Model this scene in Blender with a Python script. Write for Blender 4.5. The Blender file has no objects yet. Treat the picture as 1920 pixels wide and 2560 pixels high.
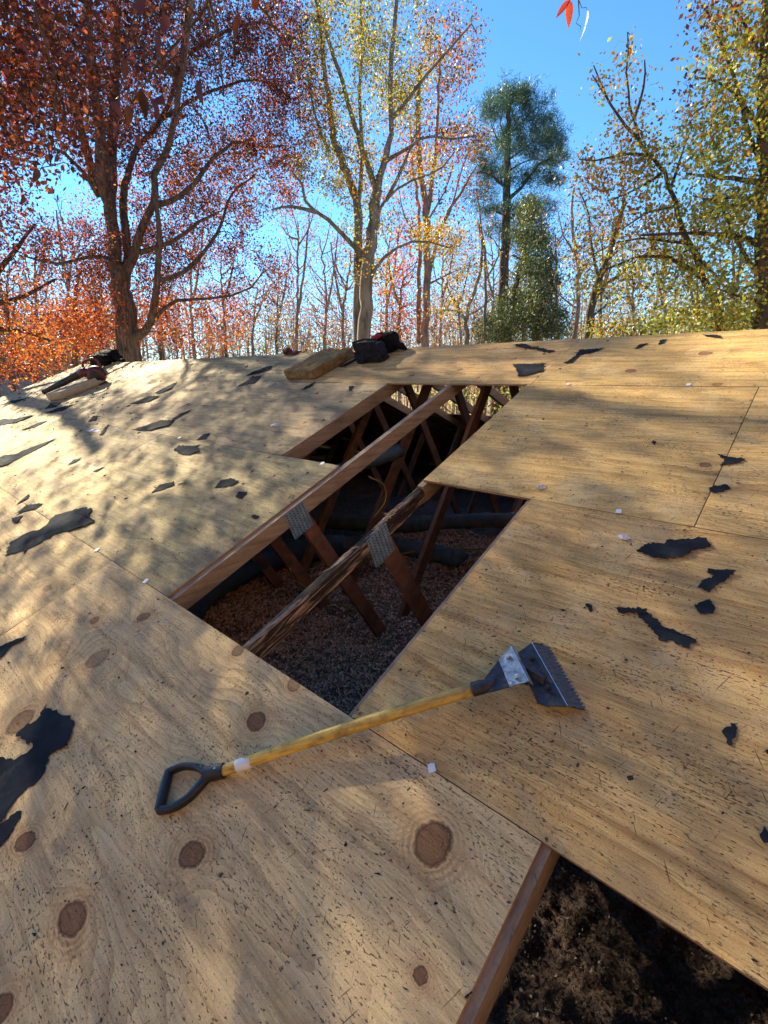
import bpy, math, random
import numpy as np
from mathutils import Matrix, Vector
sc = bpy.context.scene
col = sc.collection
# ------------------------------------------------------------------ camera
cam_d = bpy.data.cameras.new('camera'); cam = bpy.data.objects.new('camera', cam_d); col.objects.link(cam)
R = np.array([[0.73909531,-0.17995364,0.64911849],[0.67356175,0.20782434,-0.70931207],[-0.00725933,0.96147061,0.27481188]])
CAM = np.array([0.0,-0.47884615,1.14923077])
m = Matrix.Identity(4)
for i in range(3):
    for j in range(3): m[i][j] = R[i][j]
    m[i][3] = CAM[i]
cam.matrix_world = m
cam_d.sensor_fit = 'HORIZONTAL'; cam_d.sensor_width = 36; cam_d.lens = 36*1212/1920
cam_d.clip_start = .05; cam_d.clip_end = 2000
sc.camera = cam
# ------------------------------------------------------------------ sky, sun, exposure
SUN = Vector((-.80,.16,.53)).normalized()
w = bpy.data.worlds.new('World'); sc.world = w; w.use_nodes = True
wn = w.node_tree; sky = wn.nodes.new('ShaderNodeTexSky'); sky.sky_type = 'NISHITA'; sky.sun_disc = False
sky.sun_elevation = math.asin(SUN.z); sky.sun_rotation = math.atan2(SUN.x, SUN.y)
sky.air_density = .85; sky.dust_density = 0; sky.ozone_density = 6.0; sky.altitude = 300
bg = wn.nodes['Background']; bg.inputs[1].default_value = .05
tn = wn.nodes.new('ShaderNodeMix'); tn.data_type = 'RGBA'; tn.blend_type = 'MULTIPLY'; tn.inputs[0].default_value = 1; tn.inputs[7].default_value = (.60,.88,.92,1)
wn.links.new(sky.outputs[0], tn.inputs[6]); wn.links.new(tn.outputs[2], bg.inputs[0])
sl = bpy.data.lights.new('sun', 'SUN'); sun = bpy.data.objects.new('sun', sl); col.objects.link(sun)
sl.energy = 3.9; sl.angle = math.radians(.7); sl.color = (1,.89,.64)
sun.rotation_euler = SUN.to_track_quat('Z','Y').to_euler(); sun.location = (0,0,30)
sc.view_settings.view_transform = 'Standard'; sc.view_settings.look = 'None'
sc.view_settings.exposure = 2.72; sc.view_settings.gamma = 1
# ------------------------------------------------------------------ helpers
TH = math.atan(5/12); CT, ST = math.cos(TH), math.sin(TH)
RV = 3.61; RY, RZ = RV*CT, RV*ST                # ridge
GZ = -3.75                                       # ground level
rs = np.random.RandomState(7)
def rp(u, v, w_=0): return (u, v*CT - w_*ST, v*ST + w_*CT)   # roof coordinates to world
def link(o, parent=None):
    col.objects.link(o)
    if parent is not None:
        o.parent = parent; o.matrix_parent_inverse = Matrix.Translation(parent.location).inverted() if parent.get('root') else Matrix.Identity(4)
    return o
def tag(o, label=None, cat=None, group=None, kind=None):
    if label: o['label'] = label
    if cat: o['category'] = cat
    if group: o['group'] = group
    if kind: o['kind'] = kind
    return o
def empty(name, loc, label, cat, group=None):
    o = bpy.data.objects.new(name, None); col.objects.link(o); o.location = loc; o['root'] = 1
    o.empty_display_size = .1
    tag(o, label, cat, group); return o
class MB:
    """collects verts/faces into one mesh"""
    def __init__(s): s.v = []; s.f = []; s.mi = []
    def add(s, V, F, mi=0):
        o = len(s.v); s.v += [tuple(map(float,p)) for p in V]; s.f += [tuple(o+i for i in f) for f in F]; s.mi += [mi]*len(F)
    def box(s, c, d, ax=None, mi=0):
        """c centre, d full dims, ax 3 axis vectors"""
        c = np.array(c, float); ax = np.eye(3) if ax is None else np.array(ax, float)
        V = []
        for z in (-.5,.5):
            for y in (-.5,.5):
                for x in (-.5,.5): V.append(c+ax[0]*x*d[0]+ax[1]*y*d[1]+ax[2]*z*d[2])
        s.add(V, [(0,2,3,1),(4,5,7,6),(0,1,5,4),(2,6,7,3),(0,4,6,2),(1,3,7,5)], mi)
    def beam(s, a, b, wd, ht, side, mi=0):
        """beam a->b; wd along side, ht along the third axis"""
        a = np.array(a, float); b = np.array(b, float); d = b-a; L = np.linalg.norm(d); d /= L
        sd = np.array(side, float); sd -= d*(sd@d); sd /= np.linalg.norm(sd); t = np.cross(d, sd)
        s.box((a+b)/2, (L, wd, ht), (d, sd, t), mi)
    def prism(s, pts, z0, z1, fn=None, mi=0):
        n = len(pts); fn = fn or (lambda x,y,z:(x,y,z))
        V = [fn(x,y,z0) for x,y in pts]+[fn(x,y,z1) for x,y in pts]
        s.add(V, [tuple(range(n))[::-1], tuple(range(n,2*n))]+[(i,(i+1)%n,n+(i+1)%n,n+i) for i in range(n)], mi)
    def tube(s, P, r, n=8, caps=True, mi=0):
        V, F = tube_geo(P, r, n, caps); s.add(V, F, mi)
    def build(s, name, mats, parent=None, smooth=False, mw=None):
        me = bpy.data.meshes.new(name); me.from_pydata(s.v, [], s.f)
        for mt in (mats if isinstance(mats,(list,tuple)) else [mats]): me.materials.append(mt)
        if len(me.materials) > 1: me.polygons.foreach_set('material_index', s.mi)
        if smooth: me.polygons.foreach_set('use_smooth', [True]*len(me.polygons))
        me.update()
        o = bpy.data.objects.new(name, me); link(o, parent)
        if mw is not None:
            o.matrix_basis = mw
        return o
def tube_geo(P, r, n=8, caps=True):
    P = np.array(P, float); k = len(P); r = np.ones(k)*r if np.isscalar(r) else np.array(r, float)
    T = np.gradient(P, axis=0); T /= np.linalg.norm(T, axis=1)[:,None]+1e-9
    up = np.array([0,0,1.]) if abs(T[0][2]) < .9 else np.array([1.,0,0])
    a = np.arange(n)*2*math.pi/n; V = np.zeros((k,n,3)); s = np.cross(T[0], up); s /= np.linalg.norm(s)
    for i in range(k):
        s = s - T[i]*(s@T[i]); s /= np.linalg.norm(s)+1e-9; t = np.cross(T[i], s)
        V[i] = P[i]+r[i]*(np.cos(a)[:,None]*s+np.sin(a)[:,None]*t)
    F = [(i*n+j, i*n+(j+1)%n, (i+1)*n+(j+1)%n, (i+1)*n+j) for i in range(k-1) for j in range(n)]
    if caps: F += [tuple(range(n))[::-1], tuple((k-1)*n+j for j in range(n))]
    return V.reshape(-1,3), F
def fast_mesh(name, V, Q, mat, attr=None, smooth=False, k=4):
    """V (n,3), Q (m,k) index array; attr dict name->(n,4) point colours or (n,) floats"""
    me = bpy.data.meshes.new(name); V = np.asarray(V, np.float32); Q = np.asarray(Q, np.int32); mm = len(Q)
    me.vertices.add(len(V)); me.vertices.foreach_set('co', V.ravel())
    me.loops.add(mm*k); me.loops.foreach_set('vertex_index', Q.ravel())
    me.polygons.add(mm); me.polygons.foreach_set('loop_start', np.arange(0, mm*k, k, dtype=np.int32))
    me.polygons.foreach_set('loop_total', np.full(mm, k, np.int32))
    if smooth: me.polygons.foreach_set('use_smooth', np.ones(mm, bool))
    me.update(calc_edges=True)
    for nm, A in (attr or {}).items():
        A = np.asarray(A, np.float32)
        if A.ndim == 2: at = me.attributes.new(nm, 'FLOAT_COLOR', 'POINT'); at.data.foreach_set('color', A.ravel())
        else: at = me.attributes.new(nm, 'FLOAT', 'POINT'); at.data.foreach_set('value', A)
    me.materials.append(mat); return me
# ------------------------------------------------------------------ node materials
class G:
    def __init__(s, name):
        s.m = bpy.data.materials.new(name); s.m.use_nodes = True; s.t = s.m.node_tree
        s.b = s.t.nodes['Principled BSDF']; s.out = s.t.nodes['Material Output']
    def put(s, sock, v):
        if isinstance(v, bpy.types.NodeSocket): s.t.links.new(v, sock)
        elif isinstance(v, (int,float)) and hasattr(sock.default_value, '__len__'): sock.default_value = [v]*len(sock.default_value)
        elif isinstance(v, tuple) and len(v) == 3 and len(sock.default_value) == 4: sock.default_value = (*v,1)
        else: sock.default_value = v
    def n(s, ty, ins=(), out=0, **pr):
        nd = s.t.nodes.new('ShaderNode'+ty)
        for k, v in pr.items(): setattr(nd, k, v)
        for k, v in (ins.items() if isinstance(ins, dict) else enumerate(ins)):
            if v is not None: s.put(nd.inputs[k], v)
        return nd.outputs[out]
    def math(s, op, a, b=None, c=None, clamp=False):
        return s.n('Math', [a,b,c], operation=op, use_clamp=clamp)
    def coord(s): return s.n('TexCoord', out=3)
    def vmul(s, v, k): return s.n('VectorMath', [v, k], operation='MULTIPLY')
    def vadd(s, v, k): return s.n('VectorMath', [v, k], operation='ADD')
    def noise(s, v, sc, det=3, rough=.5, dist=0): return s.n('TexNoise', {'Vector':v,'Scale':sc,'Detail':det,'Roughness':rough,'Distortion':dist})
    def ramp(s, f, a, b): return s.n('MapRange', {'Value':f,'From Min':a,'From Max':b,'To Min':0.,'To Max':1.}, clamp=True)
    def mix(s, f, a, b, mode='MIX'):
        nd = s.t.nodes.new('ShaderNodeMix'); nd.data_type = 'RGBA'; nd.blend_type = mode
        s.put(nd.inputs[0], f); s.put(nd.inputs[6], a); s.put(nd.inputs[7], b); return nd.outputs[2]
    def bump(s, h, st, d=.01): return s.n('Bump', {'Height':h,'Strength':st,'Distance':d})
    def fin(s, c=None, rough=.8, metal=0, nrm=None, spec=.3):
        if c is not None: s.put(s.b.inputs['Base Color'], c)
        s.put(s.b.inputs['Roughness'], rough); s.b.inputs['Metallic'].default_value = metal
        s.put(s.b.inputs['Specular IOR Level'], spec)
        if nrm is not None: s.put(s.b.inputs['Normal'], nrm)
        return s.m
def simple(name, c, rough=.7, metal=0, var=.25, sc_=8, spec=.3, bump=0, stretch=(1,1,1)):
    g = G(name); v = g.vmul(g.coord(), stretch); nz = g.noise(v, sc_, 4, .6)
    f = g.ramp(nz, .3, .7); lo = tuple(x*(1-var) for x in c); hi = tuple(min(1,x*(1+var)) for x in c)
    return g.fin(g.mix(f, lo, hi), rough, metal, g.bump(g.noise(v, sc_*4, 3, .6), bump, .01) if bump else None, spec)
def deck_material(name, base, latewood, ringscale=26, dash=1.0, wave=1.0, fineamt=.6, dirt=1.):
    g = G(name); co = g.coord(); oi = g.n('ObjectInfo', out=5)
    off = g.n('CombineXYZ', [g.math('MULTIPLY', oi, 91.), g.math('MULTIPLY', oi, 57.), 0.])
    p = g.vadd(co, off)
    nd = g.t.nodes.new('ShaderNodeSeparateXYZ'); g.put(nd.inputs[0], p); U, V_ = nd.outputs[0], nd.outputs[1]
    kb = g.n('Attribute', attribute_name='kb', out=2); kd = g.n('Attribute', attribute_name='kd', out=2); ks = g.n('Attribute', attribute_name='ks', out=2)
    w1 = g.noise(g.vmul(p, (.55,2.2,1)), 1.0, 2, .45); w2 = g.noise(g.vmul(p, (4,16,1)), 1.0, 3, .55)
    fld = g.math('ADD', g.math('ADD', V_, g.math('MULTIPLY', w1, .75*wave)), g.math('ADD', g.math('MULTIPLY', kb, .45), g.math('MULTIPLY', w2, .055)))
    fr = g.math('FRACT', g.math('MULTIPLY', fld, ringscale)); line = g.math('POWER', fr, 2.2)
    fr2 = g.math('FRACT', g.math('MULTIPLY', fld, ringscale*2.7)); line2 = g.math('POWER', fr2, 2.)
    lmask = g.ramp(g.noise(g.vmul(p, (1.2,4,1)), 1.3, 3), .36, .62)
    fine = g.noise(g.vmul(p, (9,250,1)), 1.0, 3, .65); streak = g.noise(g.vmul(p, (1.6,24,1)), 1.0, 4, .65)
    dark = tuple(x*.52 for x in latewood)
    c = g.mix(g.math('MULTIPLY', g.math('MULTIPLY', line, .70), lmask), base, latewood)
    c = g.mix(g.math('MULTIPLY', g.math('MULTIPLY', line2, .34), g.math('SUBTRACT', 1.15, lmask)), c, dark)
    c = g.mix(g.math('MULTIPLY', g.ramp(streak, .47, .70), .62), c, dark)
    c = g.mix(g.math('MULTIPLY', g.ramp(fine, .50, .70), fineamt), c, dark)
    blotch = g.noise(g.vmul(p, (2.2,3.6,1)), 1.1, 5, .65)
    c = g.mix(g.math('MULTIPLY', g.ramp(blotch, .48, .70), .42), c, (.36,.24,.13))          # weathered brownish patches
    c = g.mix(g.math('MULTIPLY', g.ramp(g.noise(p, 4.1, 5, .65), .50, .70), .50), c, (.70,.52,.30))
    gr = g.noise(g.vadd(p, (7.3,2.1,0)), 3.0, 7, .72)
    c = g.mix(g.math('MULTIPLY', g.ramp(gr, .54-.04*(dirt-1), .70), min(.9, .48*dirt)), c, (.15,.11,.085))              # trodden in grime
    stain = g.noise(g.vmul(g.vadd(p, (17.,3.,0)), (2.,7.,1)), 1.3, 4, .6)
    c = g.mix(g.math('MULTIPLY', g.ramp(stain, .60-.06*(dirt-1), .74), min(.9, .55*dirt)), c, (.10,.075,.065))
    micro = g.noise(p, 300., 3, .7)
    c = g.mix(g.math('MULTIPLY', g.ramp(micro, .45, .68), .42), c, tuple(x*.42 for x in base))
    c = g.mix(g.math('MULTIPLY', g.ramp(g.noise(g.vadd(p,(1,2,0)), 210., 2, .7), .60, .75), .35), c, (.80,.64,.42))
    # dark elongated dashes, in drifts and in rows
    dn = g.noise(g.vmul(p, (70,205,1)), 1.0, 2, .6)
    dmask = g.ramp(g.noise(g.vmul(p, (3.,9,1)), 1.1, 4, .65), .40, .66); rows = g.ramp(g.noise(g.vmul(p, (2.,44,1)), 1.0, 2, .5), .58, .72)
    th = g.math('SUBTRACT', .655, g.math('ADD', g.math('MULTIPLY', dmask, .085), g.math('MULTIPLY', rows, .075)))
    dd = g.math('MULTIPLY', g.math('MULTIPLY', g.math('SUBTRACT', dn, th), 24., clamp=True), dash, clamp=True)
    c = g.mix(g.math('MULTIPLY', dd, .80), c, (.05,.038,.034))
    dn2 = g.noise(g.vmul(g.vadd(p,(3,9,0)), (30,70,1)), 1.0, 3, .65)
    c = g.mix(g.math('MULTIPLY', g.math('SUBTRACT', dn2, .69), 22., clamp=True), c, (.035,.03,.032))
    vo = g.t.nodes.new('ShaderNodeTexVoronoi'); g.put(vo.inputs['Vector'], g.vadd(p, g.vmul(g.n('TexNoise', {'Vector':p,'Scale':110.}, out=1), (.014,.014,0)))); vo.inputs['Scale'].default_value = 11
    sel = g.ramp(g.n('SeparateColor', [vo.outputs['Color']]), .50, .52)
    dot = g.math('MULTIPLY', g.math('LESS_THAN', vo.outputs['Distance'], g.math('MULTIPLY', g.math('POWER', g.n('SeparateColor', [vo.outputs['Color']], out=1), 2.), .075)), sel)
    c = g.mix(g.math('MULTIPLY', dot, .92), c, (.018,.017,.020))
    grit = g.noise(g.vadd(p,(5,1,0)), 190., 2, .6); gm = g.ramp(g.noise(g.vadd(p,(2,8,0)), 5., 4, .7), .45, .65)
    c = g.mix(g.math('MULTIPLY', g.math('SUBTRACT', grit, g.math('SUBTRACT', .70, g.math('MULTIPLY', gm, .07))), 22., clamp=True), c, (.03,.026,.026))
    # rows of nail heads over the trusses
    jn = g.n('TexNoise', {'Vector':co,'Scale':7.}, out=1); cj = g.vadd(co, g.vmul(g.vadd(jn, (-.5,-.5,-.5)), (.05,.09,0))); nx = g.t.nodes.new('ShaderNodeSeparateXYZ'); g.put(nx.inputs[0], cj)
    du = g.math('MULTIPLY', g.math('SUBTRACT', g.math('FRACT', g.math('DIVIDE', g.math('ADD', nx.outputs[0], .61), .61)), .5), .61); dv = g.math('MULTIPLY', g.math('SUBTRACT', g.math('FRACT', g.math('DIVIDE', nx.outputs[1], .17)), .5), .17)
    dr = g.math('SQRT', g.math('ADD', g.math('MULTIPLY', du, du), g.math('MULTIPLY', dv, dv)))
    c = g.mix(g.math('MULTIPLY', g.math('LESS_THAN', dr, .0042), .9), c, (.03,.025,.025)); c = g.mix(g.math('MULTIPLY', g.math('SUBTRACT', 1., g.ramp(dr, .004, .016)), .25), c, (.15,.09,.06))
    for (ang, th_, sy) in ((1.05,.72,(13,190,1)),(1.9,.73,(11,170,1)),(.4,.735,(15,210,1))):       # scratches
        rv = g.n('VectorRotate', {'Vector':p,'Angle':ang}, rotation_type='Z_AXIS')
        scn = g.noise(g.vmul(rv, sy), 1.0, 1, .5)
        c = g.mix(g.math('MULTIPLY', g.math('MULTIPLY', g.math('SUBTRACT', scn, th_), 22., clamp=True), .75), c, (.055,.038,.034))
    # knots: kd = 1 in the heart, 0 on its rim, negative outside
    kw = g.math('ADD', g.math('ADD', kd, g.math('MULTIPLY', g.math('SUBTRACT', g.noise(p, 17., 2), .5), .55)), g.math('MULTIPLY', g.math('SUBTRACT', g.noise(p, 75., 3), .5), .35))
    halo = g.math('MULTIPLY', g.ramp(kw, -1.7, -.05), g.math('SUBTRACT', 1., g.ramp(kw, -.05, .05)))
    hl = g.math('ADD', g.math('MULTIPLY', g.math('SINE', g.math('MULTIPLY', kw, 17.)), .5), .5)
    hm = g.math('MULTIPLY', g.ramp(g.noise(p, 11., 2), .35, .6), ks)
    c = g.mix(g.math('MULTIPLY', g.math('MULTIPLY', halo, .60), ks), c, (.58,.34,.15))
    c = g.mix(g.math('MULTIPLY', g.math('MULTIPLY', g.math('MULTIPLY', halo, hl), hm), .55), c, (.18,.085,.04))
    kin = g.ramp(kw, -.10, .12)
    kc = g.mix(g.math('ADD', g.math('MULTIPLY', g.math('SINE', g.math('MULTIPLY', kw, 38.)), .16), g.math('MULTIPLY', micro, .9)), (.11,.045,.022), (.27,.125,.06))
    rim = g.math('MULTIPLY', kin, g.math('SUBTRACT', 1., g.ramp(kw, .06, .25)))
    c = g.mix(g.math('MULTIPLY', g.math('MULTIPLY', kin, ks), g.math('ADD', .72, g.math('MULTIPLY', fine, .45))), c, kc); c = g.mix(g.math('MULTIPLY', g.math('MULTIPLY', rim, .75), ks), c, (.045,.02,.015))
    if dirt > 1:
        sp = g.noise(g.vmul(p, (1.3,3.6,1)), 1.6, 7, .78); c = g.mix(g.math('MULTIPLY', g.ramp(sp, .47, .60), .62), c, (.21,.155,.105))
        sk = g.noise(g.vmul(g.vadd(p,(4,4,0)), (2.4,9,1)), 1.3, 6, .75); c = g.mix(g.math('MULTIPLY', g.ramp(sk, .59, .66), .75), c, (.09,.068,.058))
    c = g.mix(1.0, c, g.n('ObjectInfo', out=1), 'MULTIPLY')
    hgt = g.math('SUBTRACT', g.math('ADD', g.math('MULTIPLY', fine, .6), g.math('MULTIPLY', micro, .5)), g.math('ADD', g.math('MULTIPLY', dd, .7), g.math('MULTIPLY', line, .15)))
    g.fin(c, g.math('ADD', .62, g.math('MULTIPLY', gr, .35)), 0, g.bump(hgt, .9, .0024), .12)
    return g.m
M = {}
M['deck_warm'] = deck_material('plywood_warm', (.78,.49,.19), (.40,.19,.06), 13, fineamt=.72)
M['deck_near'] = deck_material('plywood_near', (.82,.565,.275), (.40,.225,.105), 20, wave=1.6, fineamt=.45)
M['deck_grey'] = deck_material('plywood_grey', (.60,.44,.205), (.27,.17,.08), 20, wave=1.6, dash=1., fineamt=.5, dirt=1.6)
def lumber(name, a, b, rot=0., st=(60,2.2,34)):
    g = G(name); p = g.coord(); oi = g.n('ObjectInfo', out=5)
    p = g.vadd(p, g.n('CombineXYZ', [0., g.math('MULTIPLY', oi, 31.), g.math('MULTIPLY', oi, 13.)]))
    n1 = g.noise(g.vmul(p, st), 1.0, 4, .6, .6); n2 = g.noise(p, 3., 4, .6); n3 = g.noise(p, 90., 2)
    c = g.mix(g.ramp(n1, .35, .65), a, b); c = g.mix(g.math('MULTIPLY', g.ramp(n2, .5, .75), .5), c, tuple(x*.35 for x in a))
    c = g.mix(g.math('MULTIPLY', g.ramp(n3, .5, .8), .35), c, tuple(x*.4 for x in a))
    if rot:
        n4 = g.noise(g.vmul(p, (30,3.5,42)), 1.0, 5, .7, 1.2)
        c = g.mix(g.math('MULTIPLY', g.ramp(n4, .50-.14*rot, .60-.14*rot), .95), c, (.018,.014,.012))
    return g.fin(c, .78, 0, g.bump(n1, .6, .006 if rot else .002), .2)
M['rafter'] = lumber('rafter_lumber', (.27,.185,.12), (.44,.32,.215))
M['chord'] = lumber('truss_lumber', (.22,.15,.10), (.34,.235,.155))
M['web'] = lumber('web_lumber', (.20,.085,.045), (.31,.14,.075), st=(60,11,11))
M['rotten'] = lumber('rotten_lumber', (.28,.17,.11), (.60,.43,.30), rot=.75)
M['splinter'] = lumber('splintered_wood', (.55,.38,.24), (.70,.52,.34))
def edge_mat():
    g = G('plywood_edge'); p = g.coord(); z = g.noise(g.vmul(p, (4,4,500)), 1.0, 1)
    return g.fin(g.mix(g.ramp(z,.35,.65), (.22,.12,.07), (.46,.28,.16)), .85)
M['edge'] = edge_mat()
def felt():
    g = G('roofing_felt'); p = g.coord(); n1 = g.noise(p, 9., 5, .65); n2 = g.noise(p, 260., 2)
    n3 = g.noise(g.vmul(p,(1,1,1)), 3.3, 5, .7)
    c = g.mix(g.ramp(n1,.3,.7), (.012,.015,.021), (.028,.033,.042)); c = g.mix(g.math('MULTIPLY', g.ramp(n2,.58,.8), .3), c, (.06,.06,.062))
    c = g.mix(g.math('MULTIPLY', g.ramp(n3,.58,.72), .55), c, (.12,.105,.08))
    return g.fin(c, .85, 0, g.bump(g.math('ADD', n1, g.math('MULTIPLY', n2, .3)), .6, .004), .02)
M['felt'] = felt()
def bark(name, a, b, sc_=9.):
    g = G(name); p = g.coord(); n1 = g.noise(g.vmul(p,(1,1,.22)), sc_, 5, .7, .3); n2 = g.noise(p, 1.6, 3)
    c = g.mix(g.ramp(n1,.38,.62), a, b); c = g.mix(g.math('MULTIPLY', g.ramp(n2,.45,.7), .4), c, tuple((x+y)*.6 for x,y in zip(a,b)))
    return g.fin(c, .95, 0, g.bump(n1, .9, .05), .1)
M['bark_oak'] = bark('oak_bark', (.055,.040,.032), (.19,.145,.115), 14.)
M['bark_grey'] = bark('grey_bark', (.11,.10,.09), (.28,.265,.235), 7.)
M['bark_dark'] = bark('dark_bark', (.045,.036,.030), (.14,.115,.09))
M['bark_pink'] = bark('mauve_bark', (.16,.115,.10), (.34,.27,.24))
def leafmat(name, tr=.5, rough=.6):
    g = G(name); c = g.n('Attribute', attribute_name='col', out=0)
    d = g.n('BsdfDiffuse', {'Color':c}); t = g.n('BsdfTranslucent', {'Color':g.mix(1., c, (1.15,1.05,.85), 'MULTIPLY')})
    gl = g.n('BsdfGlossy', {'Color':(1.,1.,1.), 'Roughness':.45})
    a = g.n('MixShader', [tr, d, t]); b = g.n('MixShader', [.035, a, gl])
    g.t.links.new(b, g.out.inputs['Surface']); return g.m
M['leaf'] = leafmat('leaves', .45); M['fluff'] = leafmat('insulation_fluff', .25); M['needle'] = leafmat('needles', .25)
M['ground'] = None
def ground():
    g = G('leaf_litter'); p = g.coord(); n1 = g.noise(p, 2.2, 6, .75); n2 = g.noise(p, .12, 3)
    c = g.mix(g.ramp(n1,.35,.65), (.12,.075,.045), (.30,.20,.12)); c = g.mix(g.math('MULTIPLY', g.ramp(n2,.5,.6), .6), c, (.10,.13,.05))
    return g.fin(c, .95, 0, g.bump(n1, .8, .1), .1)
M['ground'] = ground()
def insul():
    g = G('blown_insulation'); p = g.coord(); n1 = g.noise(p, 24., 7, .8, .5); n2 = g.noise(p, 1.2, 3); n3 = g.noise(p, 120., 4, .75)
    c = g.mix(g.ramp(n1,.40,.62), (.12,.08,.058), (.52,.37,.29)); c = g.mix(g.math('MULTIPLY', g.ramp(n2,.4,.65), .5), c, (.52,.37,.31))
    c = g.mix(g.math('MULTIPLY', g.ramp(n3,.5,.75), .5), c, (.10,.055,.035))
    return g.fin(c, 1, 0, g.bump(g.math('ADD', n1, g.math('MULTIPLY', n3, .4)), 1.0, .08), 0.)
M['insul'] = insul()
M['wall'] = simple('painted_siding', (.42,.40,.36), .7, sc_=2, var=.08)
M['black_plastic'] = simple('black_plastic', (.018,.019,.023), .42, var=.3, sc_=30, bump=.15, spec=.4)
M['steel_dark'] = simple('blackened_steel', (.055,.058,.068), .5, .55, var=.5, sc_=40, bump=.3)
M['steel_worn'] = simple('worn_bare_steel', (.36,.39,.42), .42, .85, var=.45, sc_=60, bump=.3)
M['steel_edge'] = simple('bright_steel_edge', (.75,.77,.80), .3, 1., var=.15, sc_=60)
M['galv'] = None
def galv():
    g = G('galvanised_nail_plate'); p = g.coord(); nd = g.t.nodes.new('ShaderNodeSeparateXYZ'); g.put(nd.inputs[0], p)
    a = g.math('FRACT', g.math('MULTIPLY', nd.outputs[1], 42.)); b = g.math('FRACT', g.math('MULTIPLY', nd.outputs[2], 62.))
    slot = g.math('MULTIPLY', g.math('LESS_THAN', g.math('ABSOLUTE', g.math('SUBTRACT', a, .5)), .21), g.math('LESS_THAN', g.math('ABSOLUTE', g.math('SUBTRACT', b, .5)), .30))
    n = g.noise(p, 30., 4); c = g.mix(g.ramp(n,.3,.7), (.16,.24,.30), (.30,.42,.50)); c = g.mix(slot, c, (.09,.10,.12))
    return g.fin(c, .5, .15, g.bump(g.math('MULTIPLY', slot, -1.), .6, .003), .4)
M['galv'] = galv()
def handle_wood():
    g = G('yellow_handle_wood'); p = g.coord(); n1 = g.noise(g.vmul(p,(9,90,90)), 1., 4, .7); n2 = g.noise(p, 22., 4, .7)
    x = g.t.nodes.new('ShaderNodeSeparateXYZ'); g.put(x.inputs[0], p)
    c = g.mix(g.ramp(n1,.4,.7), (.74,.50,.10), (.34,.20,.05)); c = g.mix(g.math('MULTIPLY', g.ramp(n2,.50,.68), .65), c, (.13,.08,.035))
    dirt = g.math('MULTIPLY', g.ramp(x.outputs[0], .15, .85), .5)
    c = g.mix(dirt, c, (.24,.155,.07))
    return g.fin(c, .55, 0, g.bump(n1,.4,.002), .3)
M['handle'] = handle_wood()
def label_mat():
    g = G('worn_white_sticker'); n = g.noise(g.vmul(g.coord(),(30,12,12)), 2., 4, .7)
    return g.fin(g.mix(g.ramp(n,.62,.68), (.72,.72,.76), (.35,.28,.22)), .5)
M['label'] = label_mat()
M['white'] = simple('white_plastic', (.75,.76,.80), .5, var=.08)
M['clear'] = simple('milky_plastic_scrap', (.62,.60,.66), .3, var=.2)
def batt():
    g = G('batt_insulation'); p = g.coord(); n1 = g.noise(p, 11., 6, .7); n2 = g.noise(g.vmul(p,(1,1,3)), 40., 4, .7)
    c = g.mix(g.ramp(n1,.3,.7), (.17,.115,.055), (.34,.25,.135)); c = g.mix(g.math('MULTIPLY', g.ramp(n2,.5,.75), .5), c, (.09,.06,.03))
    return g.fin(c, 1, 0, g.bump(g.math('ADD', n1, g.math('MULTIPLY', n2, .5)), 1., .02), 0.)
M['batt'] = batt()
M['foam'] = simple('tan_foam', (.40,.34,.25), .95, var=.15, sc_=12, bump=.2)
M['bag'] = simple('navy_canvas', (.018,.021,.032), .9, var=.5, sc_=25, bump=.5, spec=.1)
M['black_cloth'] = simple('black_canvas', (.010,.010,.012), .9, var=.5, sc_=20, bump=.5, spec=.1)
M['red_cloth'] = simple('red_cloth', (.38,.025,.05), .9, var=.3, sc_=15)
M['red_plastic'] = simple('red_plastic', (.09,.009,.012), .4, var=.4, sc_=12, spec=.5)
M['red_dark'] = simple('dark_red_leather', (.09,.02,.018), .7, var=.4)
M['duct'] = simple('grey_flex_duct', (.13,.128,.12), .7, var=.3, sc_=10, bump=.5)
M['pipe'] = simple('blue_grey_pipe', (.055,.075,.085), .5, var=.2)
M['yellow'] = simple('yellow_cable', (.40,.25,.04), .5, var=.1)
M['nail'] = simple('galvanised_nail', (.5,.52,.55), .4, .8, var=.2)
M['rust'] = simple('rusty_steel', (.16,.09,.055), .7, .5, var=.4, sc_=60)
M['fence'] = simple('grey_fence_boards', (.16,.19,.21), .9, var=.3, sc_=3, stretch=(6,6,.5))
M['shed'] = simple('pale_shed_siding', (.42,.50,.56), .8, var=.1)
# ------------------------------------------------------------------ ground
def ground_sheet():
    n = 90; xs = np.concatenate([-np.geomspace(400,.5,n//2), np.geomspace(.5,400,n//2)]); X, Y = np.meshgrid(xs-12, xs+12)
    Z = GZ + .15*np.sin(X*.21)*np.cos(Y*.17) + np.clip((np.hypot(X+6,Y-4)-22)*.045, 0, 5)
    V = np.stack([X,Y,Z],-1).reshape(-1,3); nn = n//2*2
    i, j = np.meshgrid(np.arange(nn-1), np.arange(nn-1)); a = (j*nn+i).ravel()
    o = bpy.data.objects.new('ground', fast_mesh('ground', V, np.stack([a,a+1,a+nn+1,a+nn],1), M['ground'], smooth=True)); col.objects.link(o)
    tag(o, kind='structure')
ground_sheet()
def gz(x, y): return GZ + .15*math.sin(x*.21)*math.cos(y*.17) + min(5, max(0, (math.hypot(x+6,y-4)-22)*.045))
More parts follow.
